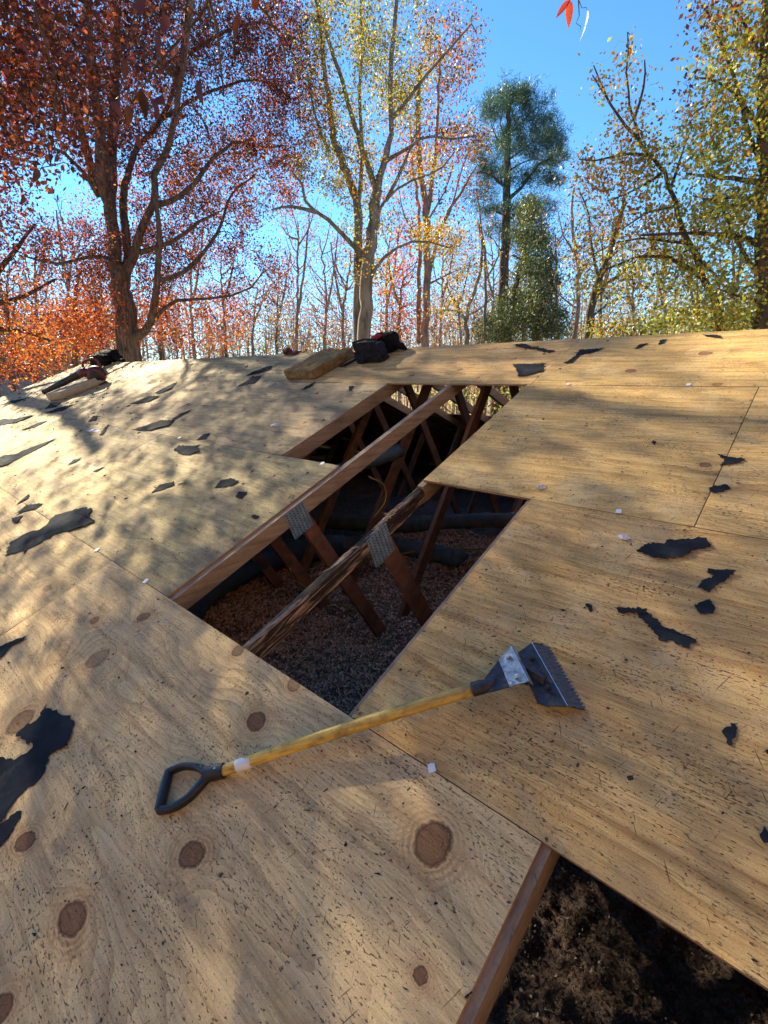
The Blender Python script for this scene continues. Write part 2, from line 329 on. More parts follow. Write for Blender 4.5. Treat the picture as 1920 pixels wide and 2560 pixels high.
# ------------------------------------------------------------------ house under the roof deck
house = empty('house', (-5.0, RY, GZ), 'house with bare plywood roof deck, open bays and exposed trusses', 'house')
XW, XE = -12.45, 3.9; YS = -2.1; YN = 2*RY-YS; WT = -.85
mb = MB(); t_ = .15; h_ = WT-GZ
mb.box(((XW+XE)/2, YS, GZ+h_/2), (XE-XW, t_, h_)); mb.box(((XW+XE)/2, YN, GZ+h_/2), (XE-XW, t_, h_))
mb.build('wall', M['wall'], house)
for x in (XW, XE):
    g_ = MB(); fn = (lambda xx: (lambda a,b,z: (xx+z, a, b)))(x)
    g_.prism([(YS+t_/2, GZ),(YN-t_/2, GZ),(YN-t_/2, WT),(RY, RZ-.12-WT*0),(YS+t_/2, WT)], -t_/2, t_/2, fn); g_.build('gable_wall', M['wall'], house)
mb = MB(); mb.box(((XW+XE)/2, RY, WT-.02), (XE-XW-.1, YN-YS-.2, .02)); mb.build('ceiling_board', M['wall'], house)
# knots seen in the photo (u, v, radius)
KN = [(-.510,.258,.046),(-1.023,-.117,.033),(-1.174,-.387,.033),(-1.186,.222,.032),(-.398,.055,.015),(-1.520,-.412,.028),(-2.072,-.290,.050),(-1.142,-.563,.031),
 (-1.508,.370,.026),(-1.177,.382,.022),(-2.138,.264,.028),(-2.096,.027,.048),(-2.323,-.070,.050),(-3.012,.077,.036),(-2.204,1.234,.028),(-2.078,1.329,.018),
 (-.354,2.023,.019),(-.472,2.816,.020),(-2.135,1.179,.024),(-2.383,.124,.022),(-.62,3.25,.03),(-.95,3.0,.025),(-2.6,2.95,.03),(-2.2,3.05,.025),(-1.95,2.9,.02),
 (-3.3,2.2,.03),(-3.0,2.05,.03),(-3.5,1.0,.03),(-4.4,1.15,.03),(-2.9,2.6,.03),(-5.6,.9,.04),(-6.2,2.0,.04),(-7.4,1.0,.04),(-4.6,3.1,.03),(-8.,2.6,.04),(.2,2.9,.03),(-.2,3.3,.03)]
FAINT = {11:.55, 10:.8, 12:.35, 13:.6, 6:.75, 9:.7, 8:.8}
KN = [(*k, rs.uniform(.8,1.25), rs.uniform(-.5,.5), FAINT.get(i, .95 if i < 8 else .8)) for i, k in enumerate(KN)]
def sheet(u0, u1, v0, v1, mat, colr, res, far=False, gap=.0017):
    u0 += gap; u1 -= gap; v0 += gap; v1 -= gap
    nu = max(2, int((u1-u0)/res)+1); nv = max(2, int((v1-v0)/res)+1)
    U, V_ = np.meshgrid(np.linspace(u0,u1,nu), np.linspace(v0,v1,nv))
    k = rs.rand(4)*6; W_ = .0016*np.sin(U*3.1+k[0])*np.sin(V_*4.7+k[1]) - .0005
    kd = np.full(U.shape, -9.); kb = np.zeros(U.shape); ks = np.zeros(U.shape)
    if not far:
        for (a, b, r, e, q, st) in KN:
            if u0-.5 < a < u1+.5 and v0-.5 < b < v1+.5:
                cq, sq = math.cos(q), math.sin(q); d = np.hypot(((U-a)*cq+(V_-b)*sq)/e*.85, (V_-b)*cq-(U-a)*sq); nk = 1-d/r; ks = np.where(nk > kd, st, ks); kd = np.maximum(kd, nk)
                kb += np.exp(-(d/(r*2.4))**2)*r*7*np.sign(np.sin(a*99))
    T = np.stack([U,V_,W_],-1).reshape(-1,3); n0 = len(T)
    i, j = np.meshgrid(np.arange(nu-1), np.arange(nv-1)); a = (j*nu+i).ravel(); Q = np.stack([a,a+1,a+nu+1,a+nu],1)
    loop = list(range(nu)) + [nu*(j_+1)-1 for j_ in range(1,nv)] + [nu*(nv-1)+i_ for i_ in range(nu-2,-1,-1)] + [nu*j_ for j_ in range(nv-2,0,-1)]
    B = T[loop].copy(); B[:,2] = -.0122; S = T[loop].copy(); L = len(loop)
    ar = np.arange(L); ar2 = (ar+1)%L
    Qs = np.stack([n0+ar, n0+L+ar, n0+L+ar2, n0+ar2], 1)
    cor = np.array([[u0,v0,-.0122],[u1,v0,-.0122],[u1,v1,-.0122],[u0,v1,-.0122]]); nb = n0+2*L
    VV = np.concatenate([T,S,B,cor]); QQ = np.concatenate([Q,Qs,[[nb+3,nb+2,nb+1,nb]]])
    z = np.zeros(len(VV)-n0)
    me = fast_mesh('plywood_sheet', VV, QQ, mat, {'kd': np.concatenate([kd.ravel(), z-9]), 'kb': np.concatenate([kb.ravel(), z]), 'ks': np.concatenate([ks.ravel(), z])})
    me.materials.append(M['edge']); mi = np.zeros(len(QQ), np.int32); mi[len(Q):] = 1; me.polygons.foreach_set('material_index', mi)
    o = bpy.data.objects.new('plywood_sheet', me); link(o, house); o.color = (*colr,1)
    if far:
        o.matrix_basis = Matrix.Translation((0,RY,RZ)) @ Matrix.Rotation(-TH,4,'X')
    else: o.matrix_basis = Matrix.Rotation(TH,4,'X')
    return o
Wm, Nr, Gy = M['deck_warm'], M['deck_near'], M['deck_grey']
R0, R1, R2, R3, R4 = -.83, .395, 1.602, 2.79, RV
XL, XR = -12.65, 4.05
def jit(): return tuple(1+rs.uniform(-.06,.06)+rs.uniform(-.02,.02,3))
SH = []
def row(v0, v1, cuts, mats):
    for a, b, mt in zip(cuts[:-1], cuts[1:], mats):
        if mt is None: continue
        near = a > -3.4 and b < 2.7 and v0 > -1; SH.append(sheet(a, b, v0, v1, mt, jit(), .012 if near else .05))
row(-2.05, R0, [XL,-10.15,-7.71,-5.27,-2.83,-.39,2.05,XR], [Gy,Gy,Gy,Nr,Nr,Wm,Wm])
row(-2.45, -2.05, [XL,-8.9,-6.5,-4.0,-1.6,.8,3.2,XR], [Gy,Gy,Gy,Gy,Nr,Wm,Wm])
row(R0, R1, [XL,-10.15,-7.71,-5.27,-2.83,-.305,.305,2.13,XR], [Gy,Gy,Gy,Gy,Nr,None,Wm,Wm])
row(R0, -.24, [-.305,.305], [Wm])  # unseen sheet added to shrink the near opening and keep it darker
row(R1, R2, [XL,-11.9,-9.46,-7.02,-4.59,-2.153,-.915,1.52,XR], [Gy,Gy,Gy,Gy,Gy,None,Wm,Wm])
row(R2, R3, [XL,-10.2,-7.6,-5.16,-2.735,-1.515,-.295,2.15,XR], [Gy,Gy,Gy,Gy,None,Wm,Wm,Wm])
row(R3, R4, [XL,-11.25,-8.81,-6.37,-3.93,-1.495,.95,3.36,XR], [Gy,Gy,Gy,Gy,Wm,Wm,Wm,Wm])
for i, a in enumerate(np.arange(XL, XR, 2.44)):                           # far slope, open bay near the ridge
    for v0, v1 in ((.003,.80),(.80,2.03),(2.03,3.25),(3.25,4.47),(4.47,5.7),(5.7,6.05)):
        b = min(a+2.44, XR)
        if v0 == .80:
            segs = [(a, min(b,-4.57)), (max(a,-1.75), b)]
        else: segs = [(a,b)]
        for p, q in segs:
            if q-p > .05: sheet(p, q, v0, v1, Gy, (1,1,1), .3, far=True)
# ------------------------------------------------------------------ trusses
CH = .089; TK = .038; DT = .0128
def y_of(v): return v*CT
def truss(x, rotten=False, mat='chord', webs=True, plates=True, far_webs=True):
    mb = MB(); yS = YS-.35
    n1 = np.array((0,-ST,CT)); off = n1*(-(DT+CH/2))
    def cp(v): return np.array(rp(0, v))+off+np.array((x,0,0))
    ridge_v = RV-.005
    if rotten:
        a, b = cp(-2.4), cp(.39); mb.beam(a, b, TK, CH, (1,0,0)); mb.beam(cp(1.56), cp(ridge_v-.03), TK, CH, (1,0,0))
    else: mb.beam(cp(-2.4), cp(ridge_v-.03), TK, CH, (1,0,0))
    # far top chord
    n2 = np.array((0,ST,CT)); o2 = n2*(-(DT+CH/2))
    def cf(s): return np.array((x, RY+s*CT, RZ-s*ST))+o2
    mb.beam(cf(.03), cf(6.0), TK, CH, (1,0,0))
    mb.beam((x,YS+.1,WT+.06),(x,YN-.1,WT+.06), TK, CH, (1,0,0))
    T = mb.build('roof_truss', M[mat], house)
    yb1 = 1.90; yb2 = 2*RY-1.90
    def web(a, b, side):
        m_ = MB(); m_.beam(a, b, TK*.95, CH, (1,0,0)); m_.build('web', M['web'], T)
    ztop = lambda y: y*ST/CT-.10
    web((x+.001, 1.16, ztop(1.16)-.02), (x+.001, yb1, WT+.06), 0)
    web((x+.0015, RY-.10, RZ-.16), (x+.0015, yb1+.04, WT+.06), 0)
    web((x+.0015, RY+.10, RZ-.16), (x+.0015, yb2-.04, WT+.06), 0)
    web((x+.001, 2*RY-1.16, ztop(1.16)-.02), (x+.001, yb2, WT+.06), 0)
    if plates:
        for sx in ((1,-1) if x < -2.5 else (1,)):
            m_ = MB(); c = np.array(rp(0, 1.165, -.098)); ax = ((0,CT,ST),(0,-ST,CT),(1,0,0))
            m_.box((0,0,0), (.0016,.145,.165)); o = m_.build('nail_plate', M['galv'], T)
            o.matrix_basis = Matrix.Translation((x+sx*(TK/2+.0022), c[1]+.01, c[2])) @ Matrix.Rotation(TH,4,'X')
            m_ = MB(); m_.box((0,0,0), (.0016,.20,.15)); o = m_.build('nail_plate', M['galv'], T)
            o.matrix_basis = Matrix.Translation((x+sx*(TK/2+.0022), RY, RZ-.12))
    return T
for i in range(-7, 3):
    x = -.305+.61*i if i != -3 else -2.135
    if i == -2: continue
    if i == -3: T213 = truss(x, mat='rafter')
    else: truss(x, mat='chord')
for x in (.915+.61*2, -6.4, -7.6, -9.5, -11.): truss(x, plates=False)
TR = truss(-1.508, rotten=True)
# rotten stretch of the top chord, split and splintered
def rotten_piece():
    nL, nx, nz = 220, 8, 14; v0, v1 = .37, 1.60; V = []; ring = []
    for i in range(nx): ring.append((i/(nx-1)-.5, .5))
    for i in range(1,nz): ring.append((.5, .5-i/(nz-1)))
    for i in range(1,nx): ring.append((.5-i/(nx-1), -.5))
    for i in range(1,nz-1): ring.append((-.5, -.5+i/(nz-1)))
    ring = np.array(ring); n = len(ring); r = np.random.RandomState(3)
    nz1 = np.cumsum(r.randn(nL, n), 0); nz1 -= nz1.mean(0); nz1 /= 14
    fib = r.randn(n)*.5
    for a in range(nL):
        v = v0+(v1-v0)*a/(nL-1); s = max(0., min(1., (v-.50)/.5)); w_ = ring[:,0]*TK; z = ring[:,1]*CH*.99
        top = (ring[:,1] > .2); z = z - top*s*(.006+.009*np.abs(nz1[a])*.6+.002*fib) - top*s*(w_+.019)*.25
        w_ = w_ + (ring[:,0] > .45)*s*(-.002-.003*np.abs(np.roll(nz1[a],3))+.0015*fib)
        for k in range(n): V.append((-1.508+w_[k], v, -DT-CH/2+z[k]))
    Q = [(a*n+k, a*n+(k+1)%n, (a+1)*n+(k+1)%n, (a+1)*n+k) for a in range(nL-1) for k in range(n)]
    me = fast_mesh('rotten_rafter', np.array(V), np.array(Q), M['rotten']); o = bpy.data.objects.new('rotten_rafter', me)
    link(o, TR); o.matrix_basis = Matrix.Rotation(TH,4,'X')
    tag(o, 'blackened rotten stretch of rafter with split top edge')
    m_ = MB()
    for i in range(20):
        v = r.uniform(.85,1.50); u = -1.508+r.uniform(-.016,.016); L = r.uniform(.03,.12); a = r.uniform(-.35,.35); up = r.uniform(.02,.45)
        if r.rand() < .2: up = r.uniform(.5,1.1); L *= .6
        P0 = np.array((u, v, -DT-.012)); d = np.array((math.sin(a)*.5, -math.cos(a), up)); d /= np.linalg.norm(d)
        m_.tube([P0, P0+d*L*.5+(0,0,.002), P0+d*L], [.0022,.0019,.0005], 4)
    o = m_.build('splinter', M['splinter'], TR, mw=Matrix.Rotation(TH,4,'X')); tag(o, kind='stuff')
rotten_piece()
# pale cut block seen on the right edge of the large opening, staples in the open rafter
for (u, v, ang) in ((-.296,.335,.5),(-.288,.215,.9)):
    m_ = MB(); d = np.array((math.cos(ang)*.5, -math.sin(ang), 0)); d /= np.linalg.norm(d); P = np.array((u, v, -.010)); q = d*.028
    m_.tube([P-(0,0,.006), P+(0,0,.004)+q*.1, P+q+(0,0,.005), P+q*1.2+(0,0,.0)], .0011, 5)
    o = m_.build('bent_staple', M['rust'], house, mw=Matrix.Rotation(TH,4,'X'))
# ------------------------------------------------------------------ attic: insulation, ducts, cable
def insulation():
    xs = np.r_[np.arange(-8.2,-3.6,.06), np.arange(-3.6,-.9,.020), np.arange(-.9,1.0,.010), np.arange(1.0,2.4,.06)]; ys = np.r_[np.arange(-1.2,-.1,.04), np.arange(-.1,1.7,.010), np.arange(1.7,4.0,.022), np.arange(4.0,8.3,.06)]
    X, Y = np.meshgrid(xs, ys); r = np.random.RandomState(5); Z = np.zeros(X.shape)
    for sc_, am, bil in ((.55,.05,0),(.24,.035,0),(.11,.018,1),(.052,.012,1),(.026,.006,1)):
        nx_ = int(11/sc_)+3; g0 = r.rand(nx_,nx_); fx = (X-xs[0])/sc_; fy = (Y-ys[0])/sc_; ix = fx.astype(int); iy = fy.astype(int); tx = fx%1; ty = fy%1
        tx = tx*tx*(3-2*tx); ty = ty*ty*(3-2*ty); v = (g0[iy,ix]*(1-tx)+g0[iy,ix+1]*tx)*(1-ty)+(g0[iy+1,ix]*(1-tx)+g0[iy+1,ix+1]*tx)*ty-.5
        Z += am*(2*v if not bil else 1-4*np.abs(v))
    Z += r.randn(*Z.shape)*.0035; Z = Z-.66+np.clip((X+2.2)*.02,0,.1)
    n, mm = X.shape[1], X.shape[0]; i, j = np.meshgrid(np.arange(n-1), np.arange(mm-1)); a = (j*n+i).ravel()
    o = bpy.data.objects.new('blown_insulation', fast_mesh('blown_insulation', np.stack([X,Y,Z],-1).reshape(-1,3), np.stack([a,a+1,a+n+1,a+n],1), M['insul'], smooth=True))
    col.objects.link(o); tag(o, 'lumpy pinkish brown loose insulation covering the attic floor', 'insulation', kind='stuff')
insulation()
def tufts():
    r = np.random.RandomState(8); me = bpy.data.objects['blown_insulation'].data; V = np.zeros(len(me.vertices)*3, np.float32); me.vertices.foreach_get('co', V); V = V.reshape(-1,3)
    k = (V[:,0] > -3.7) & (V[:,0] < .9) & (V[:,1] > -.1) & (V[:,1] < 4.2); V = V[k]; near = (V[:,0] > -.9) & (V[:,1] < 1.7)
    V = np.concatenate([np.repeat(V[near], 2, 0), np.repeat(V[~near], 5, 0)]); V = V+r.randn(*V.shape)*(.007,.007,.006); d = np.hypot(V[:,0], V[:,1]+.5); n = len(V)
    a = r.randn(n,3); a[:,2] = np.abs(a[:,2])*.8; a /= np.linalg.norm(a,axis=1)[:,None]; b = r.randn(n,3); b -= a*(a*b).sum(1)[:,None]; b /= np.linalg.norm(b,axis=1)[:,None]; L = np.where(d < 1.75, .0075, .0045+.0032*d)[:,None]*r.uniform(.4,1.5,(n,1))
    Q = np.stack([V-b*L*.4, V+a*L, V+b*L*.4+a*L*.2, V-a*L*.3], 1).reshape(-1,3); c = np.array([(.50,.37,.29),(.34,.24,.18),(.62,.46,.40),(.20,.13,.10)])[r.choice(4,n,p=[.35,.3,.2,.15])]*r.uniform(.7,1.2,(n,1))
    c = c*np.where(d < 1.75, .24, 1.9)[:,None]*np.where(d < 1.75, 1, 1.)[:,None]*np.array((1.12,.97,.82))  # shade painted into the near tufts, light into the deeper ones
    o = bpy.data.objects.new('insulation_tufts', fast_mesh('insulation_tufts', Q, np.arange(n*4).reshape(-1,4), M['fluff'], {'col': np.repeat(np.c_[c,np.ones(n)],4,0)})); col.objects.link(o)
    tag(o, 'fluffy loose tufts on top of the attic insulation under the openings', 'insulation', kind='stuff')
tufts()
def wob(P, n, amp, r):
    P = np.array(P, float); t = np.linspace(0, len(P)-1, n); i = np.minimum(t.astype(int), len(P)-2); f = (t-i)[:,None]
    Pm = np.concatenate([[2*P[0]-P[1]], P, [2*P[-1]-P[-2]]]); a, b, c, d = Pm[i], Pm[i+1], Pm[i+2], Pm[i+3]
    Q = .5*((2*b)+(-a+c)*f+(2*a-5*b+4*c-d)*f**2+(-a+3*b-3*c+d)*f**3)
    return Q + r.randn(*Q.shape)*amp
def tube_thing(name, P, r_, mat, label, cat, n=40, amp=.0, sides=12, seed=1, ripple=0, group=None):
    r = np.random.RandomState(seed); Q = wob(P, n, amp, r); rad = r_*(1+ripple*np.sin(np.arange(n)*2.1)+r.randn(n)*ripple*.4)
    m_ = MB(); m_.tube(Q, rad, sides); o = m_.build(name, mat, smooth=True); tag(o, label, cat, group); return o
tube_thing('flexible_duct', [(-4.2,3.0,-.50),(-3.32,3.41,-.47),(-3.03,3.76,-.45),(-2.5,4.32,-.45),(-1.9,4.9,-.47)], .085, M['duct'], 'sagging grey flexible duct lying on the insulation, farther from the camera', 'duct', 60, .004, ripple=.05)
tube_thing('flexible_duct', [(-3.9,2.1,-.50),(-3.08,2.83,-.48),(-2.68,2.95,-.47),(-2.30,3.1,-.52)], .085, M['duct'], 'grey flexible duct half buried in insulation behind the yellow cable', 'duct', 60, .004, seed=4, ripple=.05)
tube_thing('flexible_duct', [(-3.0,.72,-.55),(-3.30,1.1,-.44),(-3.48,1.9,-.42),(-3.4,2.6,-.50)], .115, M['pipe'], 'blue grey duct in the dark left corner of the big opening', 'duct', 50, .003, seed=5, ripple=.03)
tube_thing('vent_pipe', [(-3.15,1.75,.28),(-2.6,2.3,.50),(-2.5,2.46,.56)], .055, M['pipe'], 'short blue pipe under the rafter beside the upper opening', 'pipe', 12, sides=16)
tube_thing('electric_cable', [(-3.1,2.1,-.45),(-2.81,2.59,-.47),(-2.63,2.96,-.46),(-2.35,3.27,-.47),(-2.1,3.5,-.47)], .009, M['yellow'], 'yellow cable strung low across the attic insulation', 'cable', 30, sides=6)
tube_thing('electric_cable', [(-2.20,1.10,.05),(-2.35,1.25,-.12),(-2.40,1.5,-.34),(-2.3,1.75,-.52)], .006, M['yellow'], 'dull yellow cable hanging down behind the nail plate', 'cable', 30, sides=6)
tube_thing('electric_cable', [(-2.17,1.75,.50),(-2.18,1.90,.42),(-2.19,1.93,.30),(-2.2,1.82,.20)], .005, M['yellow'], 'loop of pale cable curving below the long rafter', 'cable', 20, sides=6)
m_ = MB(); m_.tube([(-.98,1.15,-.54),(-1.05,1.27,-.36)], [.012,.004], 5); m_.tube([(-1.0,1.2,-.5),(-.96,1.30,-.40)], [.008,.003], 5); m_.tube([(-1.03,1.2,-.5),(-1.12,1.24,-.42)], [.008,.003], 5)
tag(m_.build('charred_splinter', M['rust']), 'dark charred splinters poking up from the insulation near the sheet edge', 'splinter')
SCR = [
('largest torn black felt scrap on the left deck, long ragged blade shape',[(-3.834,0.043),(-4.028,0.129),(-4.002,0.247),(-3.912,0.334),(-4.008,0.387),(-4.058,0.444),(-3.903,0.583),(-3.756,0.62),(-3.664,0.558),(-3.502,0.543),(-3.523,0.483),(-3.631,0.392),(-3.712,0.324),(-3.691,0.241),(-3.732,0.162),(-3.67,0.132),(-3.747,0.137)]),
('leaf shaped black felt scrap with a dry leaf at its tip',[(-3.421,0.929),(-3.467,1.016),(-3.369,1.089),(-3.312,1.059),(-3.365,0.983)]),
('grey blue felt scrap, boat shaped, upper of a pair left of the long rafter',[(-2.885,1.138),(-2.938,1.218),(-2.875,1.264),(-2.758,1.251),(-2.775,1.196)]),
('small grey felt scrap just below the boat shaped one left of the long rafter',[(-2.609,1.117),(-2.631,1.163),(-2.567,1.181),(-2.535,1.113)]),
('ragged black felt scrap with a star outline on the left deck',[(-4.018,1.43),(-4.028,1.488),(-3.83,1.525),(-3.777,1.563),(-3.766,1.51),(-3.629,1.47),(-3.693,1.401),(-3.777,1.384)]),
('small pointed felt flake just above the star shaped scrap',[(-3.93,1.607),(-3.972,1.703),(-3.905,1.735),(-3.834,1.644)]),
('wide clump of torn black felt in the middle of the left deck',[(-5.242,1.598),(-5.124,1.741),(-5.075,1.825),(-4.804,1.859),(-4.699,1.75),(-4.818,1.695),(-4.887,1.627),(-5.109,1.603)]),
('long thin black felt strip right of the wide torn clump',[(-4.883,1.874),(-4.934,1.997),(-4.842,2.086),(-4.837,1.972),(-4.827,1.871)]),
('greyish worn felt patch up the slope from the wide torn clump',[(-6.485,2.105),(-6.394,2.224),(-6.339,2.327),(-6.103,2.341),(-6.077,2.201),(-6.247,2.124)]),
('slanting black felt strip near the ridge between blower and batt',[(-6.405,2.426),(-6.414,2.6),(-6.384,2.759),(-6.166,2.539),(-6.222,2.401)]),
('upper of two grey felt scraps lying left of the insulation batt',[(-5.064,2.944),(-5.022,3.122),(-4.87,3.218),(-4.786,3.116),(-4.89,2.988)]),
('lower of two grey felt scraps lying left of the insulation batt',[(-4.83,2.648),(-4.816,2.799),(-4.895,2.924),(-4.714,2.923),(-4.604,2.743)]),
('narrow black felt strip just below the insulation batt',[(-3.656,2.597),(-3.695,2.708),(-3.63,2.788),(-3.619,2.685)]),
('small hook shaped felt scrap between the batt and the upper opening',[(-3.05,2.632),(-3.115,2.7),(-3.062,2.711),(-3.011,2.62)]),
('long black felt tatter at the left picture edge below the blower',[(-9.42,1.071),(-9.755,1.276),(-9.205,1.359),(-8.661,1.559),(-8.695,1.369),(-8.928,1.228)]),
('very long black felt tear running in from the left picture edge',[(-6.617,0.464),(-6.977,0.608),(-6.932,0.723),(-6.704,0.797),(-6.657,0.912),(-6.612,1.055),(-6.514,1.199),(-6.443,1.06),(-6.43,0.854),(-6.42,0.705),(-6.362,0.621)]),
('lowest of three grey felt scraps above the largest torn scrap on the left',[(-4.373,0.233),(-4.525,0.244),(-4.457,0.313),(-4.356,0.254)]),
('widest of three grey felt scraps above the largest torn scrap on the left',[(-4.576,0.29),(-4.651,0.398),(-4.459,0.473),(-4.44,0.414),(-4.54,0.334)]),
('topmost and smallest of three felt scraps above the largest torn scrap on the left',[(-4.815,0.347),(-4.902,0.443),(-4.898,0.48),(-4.819,0.45)]),
('slim dark felt sliver on the sunlit left deck, left of its twin',[(-5.187,0.894),(-5.26,0.985),(-5.173,1.034),(-5.143,0.968)]),
('slim dark felt sliver nearest the leaf shaped scrap on the left deck',[(-4.608,0.93),(-4.566,0.999),(-4.546,1.023),(-4.528,0.942)]),
('small black felt chunk left of the wide torn clump',[(-6.596,1.603),(-6.728,1.71),(-6.638,1.751),(-6.451,1.651)]),
('lower black felt strip just under the blower and its foam block',[(-8.454,1.619),(-8.46,1.808),(-8.148,1.949),(-8.018,1.738)]),
('upper black felt strip touching the shadow of the foam block',[(-8.852,1.732),(-9.152,1.909),(-8.72,1.959),(-8.587,1.812)]),
('thin black felt streak at the far left edge of the roof',[(-11.492,1.646),(-11.396,1.831),(-10.809,2.018),(-10.881,1.792)]),
('thin black felt streak right of the long tatter at the left edge',[(-7.963,1.171),(-7.942,1.395),(-7.805,1.481),(-7.765,1.286)]),
('upright dark felt splinter beside a pale plastic streak',[(-5.681,1.402),(-5.836,1.509),(-5.948,1.619),(-5.633,1.43)]),
('tiny round felt chip near the sheet edge by the first nail plate',[(-2.293,1.009),(-2.286,1.029),(-2.239,1.031),(-2.236,1.0)]),
('flat topped black felt scrap right above the upper opening',[(-1.799,3.13),(-1.529,3.118),(-1.541,3.07),(-1.501,3.002),(-1.576,2.934),(-1.644,2.914),(-1.714,3.035)]),
('wavy grey felt tatter close under the ridge above the upper opening',[(-2.007,3.531),(-1.924,3.546),(-1.809,3.469),(-1.695,3.425),(-1.581,3.368),(-1.619,3.336),(-1.741,3.406),(-1.88,3.458)]),
('bent black felt scrap just right of the rising sheet seam',[(-1.412,3.125),(-1.387,3.266),(-1.402,3.365),(-1.243,3.383),(-1.282,3.32),(-1.359,3.276),(-1.364,3.131)]),
('left of two little felt scraps under the ridge on the right',[(-1.037,3.346),(-1.031,3.43),(-0.982,3.441),(-1.015,3.355)]),
('right of two little felt scraps under the ridge on the right',[(-0.915,3.413),(-0.922,3.486),(-0.89,3.503),(-0.893,3.43)]),
('slim felt scrap highest at the right end of the ridge',[(-0.699,3.536),(-0.646,3.548),(-0.598,3.52),(-0.596,3.481),(-0.644,3.508)]),
('arrow shaped black felt scrap across the right hand seam',[(-0.329,2.11),(-0.278,2.097),(-0.231,2.093),(-0.244,2.058),(-0.303,2.023),(-0.297,2.074)]),
('rounded black felt scrap lower on the right hand seam',[(-0.301,1.838),(-0.295,1.87),(-0.254,1.89),(-0.237,1.87),(-0.253,1.846),(-0.279,1.828)]),
('broad black felt scrap alone on the right deck, largest there',[(-0.427,1.409),(-0.404,1.459),(-0.356,1.474),(-0.355,1.495),(-0.316,1.513),(-0.244,1.545),(-0.225,1.503),(-0.27,1.466),(-0.287,1.424),(-0.335,1.396),(-0.377,1.393)]),
('hooked black felt scrap below the broad one on the right deck',[(-0.215,1.298),(-0.206,1.341),(-0.184,1.368),(-0.208,1.381),(-0.209,1.398),(-0.137,1.41),(-0.153,1.364),(-0.167,1.346),(-0.185,1.289)]),
('tiny black felt chip in the middle of the right hand sheet',[(-0.591,2.158),(-0.592,2.184),(-0.578,2.171),(-0.578,2.145)]),
('square black felt scrap under the hooked one on the right deck',[(-0.207,1.222),(-0.174,1.264),(-0.154,1.226),(-0.156,1.205),(-0.185,1.193)]),
('short straight felt strip folded over the end of the long ragged one',[(-0.392,1.122),(-0.317,1.151),(-0.309,1.134),(-0.385,1.103)]),
('long ragged felt strip pointing down right above the tool blade',[(-0.334,1.122),(-0.31,1.138),(-0.252,1.1),(-0.182,1.091),(-0.168,1.08),(-0.18,1.07),(-0.178,1.052),(-0.221,1.063),(-0.25,1.048),(-0.268,1.068)]),
('fang shaped black felt scrap right of the tool blade',[(-0.061,0.838),(-0.05,0.869),(-0.036,0.874),(-0.035,0.814),(-0.041,0.809),(-0.051,0.827)]),
('little felt chip up the slope from the tool blade',[(-0.483,1.096),(-0.475,1.105),(-0.456,1.087),(-0.46,1.074)]),
('little felt chip at the right picture edge below the fang shaped scrap',[(0.022,0.832),(0.029,0.84),(0.035,0.829)]),
('black felt chip at the right picture edge above the lower opening',[(0.042,0.641),(0.046,0.662),(0.054,0.654),(0.061,0.646),(0.059,0.634),(0.051,0.629)]),
('pointed black felt scrap at the left edge above the biggest near scrap',[(-2.643,-0.273),(-2.733,-0.244),(-2.688,-0.16),(-2.651,-0.115),(-2.634,-0.141),(-2.654,-0.189),(-2.618,-0.238)]),
('huge torn black felt sheet in the left foreground, wide lobed head',[(-2.047,-0.197),(-2.002,-0.192),(-1.949,-0.181),(-1.886,-0.156),(-1.842,-0.156),(-1.795,-0.176),(-1.735,-0.206),(-1.766,-0.241),(-1.77,-0.273),(-1.743,-0.287),(-1.705,-0.322),(-1.708,-0.385),(-1.673,-0.429),(-1.66,-0.452),(-1.671,-0.491),(-2.0,-0.439),(-1.961,-0.388),(-1.92,-0.373),(-1.884,-0.334),(-1.873,-0.293),(-1.906,-0.292),(-1.963,-0.311),(-2.012,-0.313),(-2.016,-0.289),(-2.024,-0.274),(-2.004,-0.249),(-2.013,-0.229),(-2.029,-0.227)]),
('mottled black felt scrap at the bottom left below the huge torn sheet',[(-1.571,-0.491),(-1.657,-0.473),(-1.655,-0.433),(-1.655,-0.401),(-1.637,-0.391),(-1.611,-0.412),(-1.581,-0.443),(-1.578,-0.47)]),
]
